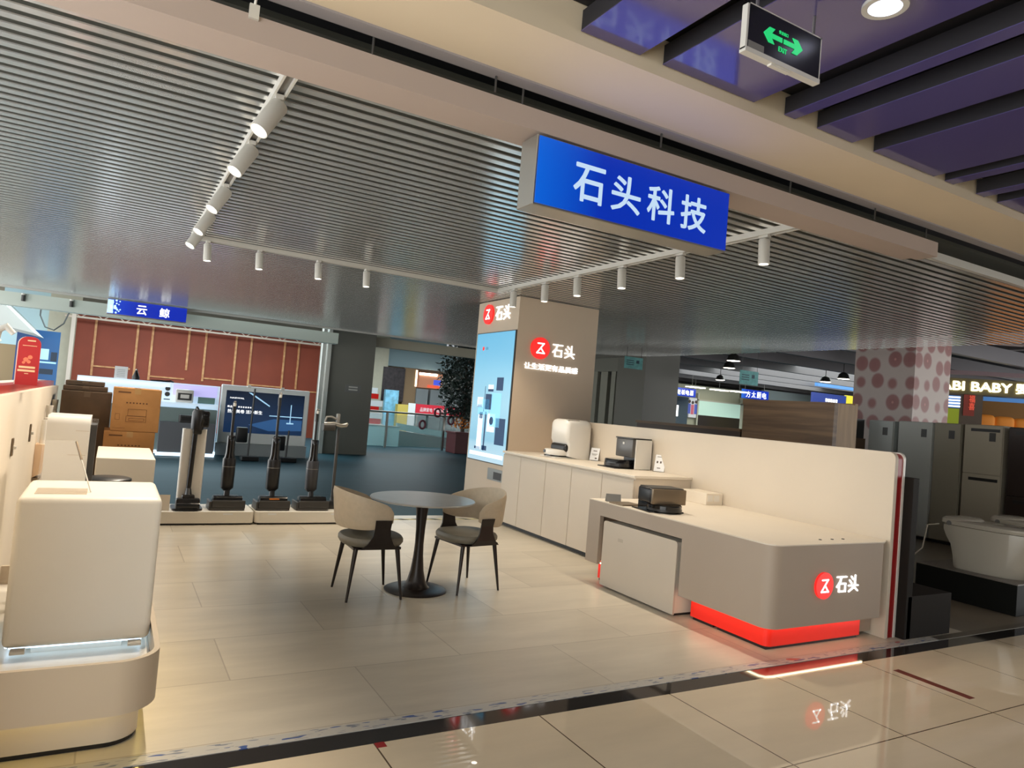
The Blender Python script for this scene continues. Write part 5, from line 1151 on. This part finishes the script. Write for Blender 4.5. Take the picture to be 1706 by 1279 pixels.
for k, (x, y) in enumerate(((22.3, 23.0), (23.75, 23.0), (24.6, 22.6))):
    t = thing('panel_light', 'flat bright ceiling panel light above the far shutter window, ' + ['left one', 'middle one', 'right one'][k], 'light', (x, y, 3.2), 'panel lights above the far window')
    build('diffuser', B(x-0.45, y-0.15, 3.16, x+0.45, y+0.15, 3.18), M_lens, t); build('frame', B(x-0.47, y-0.17, 3.18, x+0.47, y+0.17, 3.22), M_alum, t); build('hanger', MB().tube([(x, y, 3.22), (x, y, 4.6)], 0.01, 5), M_dgrey, t)

# far shops on the right
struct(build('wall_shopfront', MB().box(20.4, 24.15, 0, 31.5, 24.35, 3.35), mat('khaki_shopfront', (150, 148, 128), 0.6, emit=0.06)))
led_sign('shop_sign', 21.48, 22.83, 23.5, 23.6, 2.745, 3.13, '老板电器', 'far blue sign with four white characters, left one of the two on the right', 1.02, 0.22, 22.2, blue_led('blue_far_sign', (30, 110, 220), (6, 48, 190), 0.0, 0.4), M_sign_w, 0.006, M_dgrey, 4.6)
led_sign('shop_sign', 25.5, 27.35, 23.3, 23.4, 2.96, 3.40, '方太厨电', 'far blue sign with four white characters, right one above the walnut unit', 1.45, 0.29, 26.5, blue_led('blue_far_sign2', (30, 110, 220), (6, 48, 190), 0.0, 0.2), M_sign_w, 0.006, M_dgrey, 4.6)
t = thing('lit_shop_bay', 'shop bay with white glowing frame lines left of the far blue sign', 'shop display', (21.2, 24, 0))
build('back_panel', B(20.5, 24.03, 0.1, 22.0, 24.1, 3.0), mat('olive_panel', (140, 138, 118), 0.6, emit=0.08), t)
build('light_line', MB().box(20.5, 23.98, 0.5, 20.58, 24.03, 3.05).box(21.68, 23.98, 0.5, 21.75, 24.03, 2.75).box(20.58, 23.98, 2.12, 21.68, 24.03, 2.28), mat('white_tube', (250, 250, 240), emit=1.4), t)
pm = MB(); text(pm, '电器', (21.2, 24.0, 1.9), XR, ZU, 0.45, 0.2, 0.01, 0.03); build('lettering', pm, M_sign_w, t)
build('counter', B(20.3, 23.6, 0, 21.7, 23.97, 1.45), M_woodd, t)
t = thing('glass_shop_door', 'bluish glass shop door right of the white glowing frame', 'shop display', (22.5, 24, 0))
build('leaf', B(22.05, 24.0, 0.0, 22.9, 24.08, 2.75), mat('blue_grey_glass', (74, 84, 90), 0.1), t); build('white_sheet', MB().box(22.06, 23.97, 1.85, 22.3, 24.0, 2.35), M_sign_w, t)
t = thing('people_poster', 'colourful poster of three figures beside the far shutter window', 'poster', (23.2, 24, 1.5))
build('sheet', B(23.0, 24.05, 1.85, 23.48, 24.098, 2.75), mat('poster_pale', (196, 196, 200), 0.5, emit=0.15), t)
pm = MB()
for k, x in enumerate((23.02, 23.22, 23.42)): disc(pm, (x, 24.05, 2.58-0.04*(k % 2)), XR, ZU, 0.075, 0.01, 12)
build('heads', pm, mat('poster_hair', (60, 44, 42), 0.6), t); pm = MB()
for k, x in enumerate((23.02, 23.42)): flat(pm, (x, 24.05, 2.25), XR, ZU, 0.16, 0.46, 0.008)
build('blue_clothes', pm, mat('poster_blue', (70, 84, 170), 0.6, emit=0.1), t); pm = MB(); flat(pm, (23.22, 24.05, 2.22), XR, ZU, 0.17, 0.44, 0.009); build('pink_clothes', pm, mat('poster_pink', (190, 90, 110), 0.6, emit=0.1), t)
t = struct(build('window_1', MB().box(23.5, 24.02, 1.4, 23.58, 24.1, 3.0).box(26.3, 24.02, 1.3, 26.45, 24.1, 3.0).box(23.5, 24.02, 2.66, 26.4, 24.1, 2.72), mat('window_frame_pale', (170, 168, 152), 0.5)))
build('roller_blind', B(23.6, 24.03, 2.0, 26.3, 24.09, 2.66), mat('pale_blind', (160, 186, 174), emit=0.45, ecol=(170, 200, 186)), t)
build('dark_pane', B(23.6, 24.03, 1.3, 26.3, 24.09, 2.0), mat('dark_pane', (44, 36, 32), 0.3), t)
struct(build('wall_shopfront', MB().box(27.4, 23.6, 0, 31.5, 23.8, 3.5).box(31.5, 20.0, 0, 31.8, 24, 3.6), mat('blue_grey_partition', (112, 120, 124), 0.6)))
t = thing('blue_shop_panel', 'blue shop wall with small white logo and yellow strip left of the wrapped pillar', 'shop display', (27.2, 19.9, 0))
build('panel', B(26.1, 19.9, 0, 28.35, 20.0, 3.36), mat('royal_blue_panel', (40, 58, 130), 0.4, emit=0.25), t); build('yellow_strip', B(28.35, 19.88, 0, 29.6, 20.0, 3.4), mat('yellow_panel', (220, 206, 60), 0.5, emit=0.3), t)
build('light_band', B(26.1, 19.7, 3.62, 29.6, 19.85, 3.80), mat('sky_band', (70, 120, 180), emit=0.5), t)
pm = MB()
for k in range(5): flat(pm, (27.0+0.17*k, 19.9, 3.08), XR, ZU, 0.12, 0.14, 0.01)
build('logo', pm, M_sign_w, t)

# baby shop on the far right, its front turned towards the corridor
bo = Vector((18.93, 9.5, 0)); br_ = Vector((0.665, -0.747, 0)); bn = br_.cross(Vector((0, 0, 1)))
BM = Matrix(((br_.x, -bn.x, 0, bo.x), (br_.y, -bn.y, 0, bo.y), (0, 0, 1, 0), (0, 0, 0, 1)))   # local x along the front, y into the shop
def bb(x0, y0, z0, x1, y1, z1, bev=0): return MB().box(x0, y0, z0, x1, y1, z1, bev=bev, mtx=BM)
def bp(u, z, dy=0): return BM @ Vector((u, dy, z))
t = thing('baby_shop_sign', 'lit white ABI BABY lettering on an olive board at the right picture edge', 'sign', tuple(bp(0, 2.9)))
build('board', bb(-2.2, 0.02, 2.88, 4.0, 0.12, 3.28), mat('olive_board', (88, 78, 50), 0.6, emit=0.06), t)
pm = MB(); text(pm, 'YABI BABY', bp(-0.30, 3.085), br_, ZU, 1.78, 0.235, 0.03, 0.05); text(pm, '婴', bp(0.80, 3.085), br_, ZU, 0.26, 0.25, 0.03, 0.02)
build('lettering', pm, mat('lit_warm_letter', (255, 252, 225), emit=1.8, ecol=(255, 250, 215)), t)
struct(build('wall_baby_shop', bb(-2.2, 0.05, 0, -0.0, 0.15, 2.88), mat('brown_shop_wall', (96, 82, 70), 0.7)))
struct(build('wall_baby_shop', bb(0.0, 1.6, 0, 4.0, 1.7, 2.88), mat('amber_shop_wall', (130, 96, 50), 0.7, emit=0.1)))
struct(build('trim_12', bb(-2.4, -0.15, 3.36, 4.2, 0.0, 3.46), mat('pinkish_beam', (134, 112, 116), 0.6)))
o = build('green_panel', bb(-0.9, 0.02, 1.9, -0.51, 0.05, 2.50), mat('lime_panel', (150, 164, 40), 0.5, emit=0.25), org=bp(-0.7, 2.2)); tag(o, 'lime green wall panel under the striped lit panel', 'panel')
t = thing('striped_panel', 'lit blue and white striped panel at the edge of the wrapped pillar', 'panel', tuple(bp(-0.7, 2.6)))
build('backing', bb(-0.9, 0.02, 2.52, -0.5, 0.05, 2.83), mat('stripe_blue', (60, 110, 170), emit=0.5), t)
pm = MB()
for k in range(4): pm.box(-0.9, 0.0, 2.54+k*0.075, -0.5, 0.02, 2.58+k*0.075, mtx=BM)
build('white_stripe', pm, M_sign_w, t)
t = thing('red_vertical_sign', 'red vertical festive sign on the brown wall under the lit letters', 'sign', tuple(bp(-0.3, 2.3)))
build('backing', bb(-0.42, 0.03, 2.34, -0.18, 0.05, 2.875), mat('dull_red_sheet', (140, 56, 44), 0.6, emit=0.1), t)
pm = MB(); text(pm, '福', bp(-0.24, 2.77, 0.03), br_, ZU, 0.13, 0.18, 0.01, 0.01); text(pm, '喜', bp(-0.24, 2.58, 0.03), br_, ZU, 0.13, 0.18, 0.01, 0.01)
build('lettering', pm, mat('lit_orange_red', (236, 96, 70), emit=0.5), t)
t = thing('orange_sofa', 'amber cloth covered sofa backs inside the baby shop', 'sofa', tuple(bp(0.6, 0)))
cu = MB()
for k in range(5):
    cu.box(-0.02+0.42*k, 0.35, 0.2, 0.40+0.42*k, 0.75, 2.42-0.02*k, bev=0.10, seg=3, mtx=BM)
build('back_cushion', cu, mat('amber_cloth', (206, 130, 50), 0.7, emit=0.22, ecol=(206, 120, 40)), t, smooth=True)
build('base', bb(-0.02, 0.3, 0, 2.1, 0.9, 0.2), M_woodd, t)
o = build('blue_light_band', bb(0.05, 0.2, 2.76, 3.0, 0.3, 2.86), mat('sky_band', (70, 120, 180), emit=0.5), org=bp(1, 2.8)); tag(o, 'sky blue light band under the lit baby shop letters', 'light')
for k, (dy, z) in enumerate(((0.0, 3.52), (0.25, 3.62))):
    o = build('ceiling_pipe', MB().tube([(12.2, 8.2+dy, 3.50+0.04*k), (15.5, 5.2+dy, 3.42+0.04*k), (22, 4.4+dy, 3.42)], 0.03, 8), mat('pale_pipe', (170, 152, 150), 0.5), org=(15, 6, 3.4)); tag(o, ['pale ceiling pipe above the lit letters, lower one', 'pale ceiling pipe above the lit letters, upper one'][k], 'pipe')

o = build('floor_tape', B(4.77, 2.37, 0.0003, 4.83, 2.86, 0.002), mat('brown_tape', (112, 52, 40), 0.5), org=(4.8, 2.6, 0)); o.rotation_euler = (0, 0, 0); tag(o, 'brown tape strip stuck on the polished corridor floor at the right', 'tape')
o = build('floor_sticker', B(1.17, 3.0, 0.0003, 1.215, 3.045, 0.002), M_darkred, org=(1.19, 3.02, 0)); tag(o, 'small red sticker on the corridor floor at the black granite band', 'sticker')
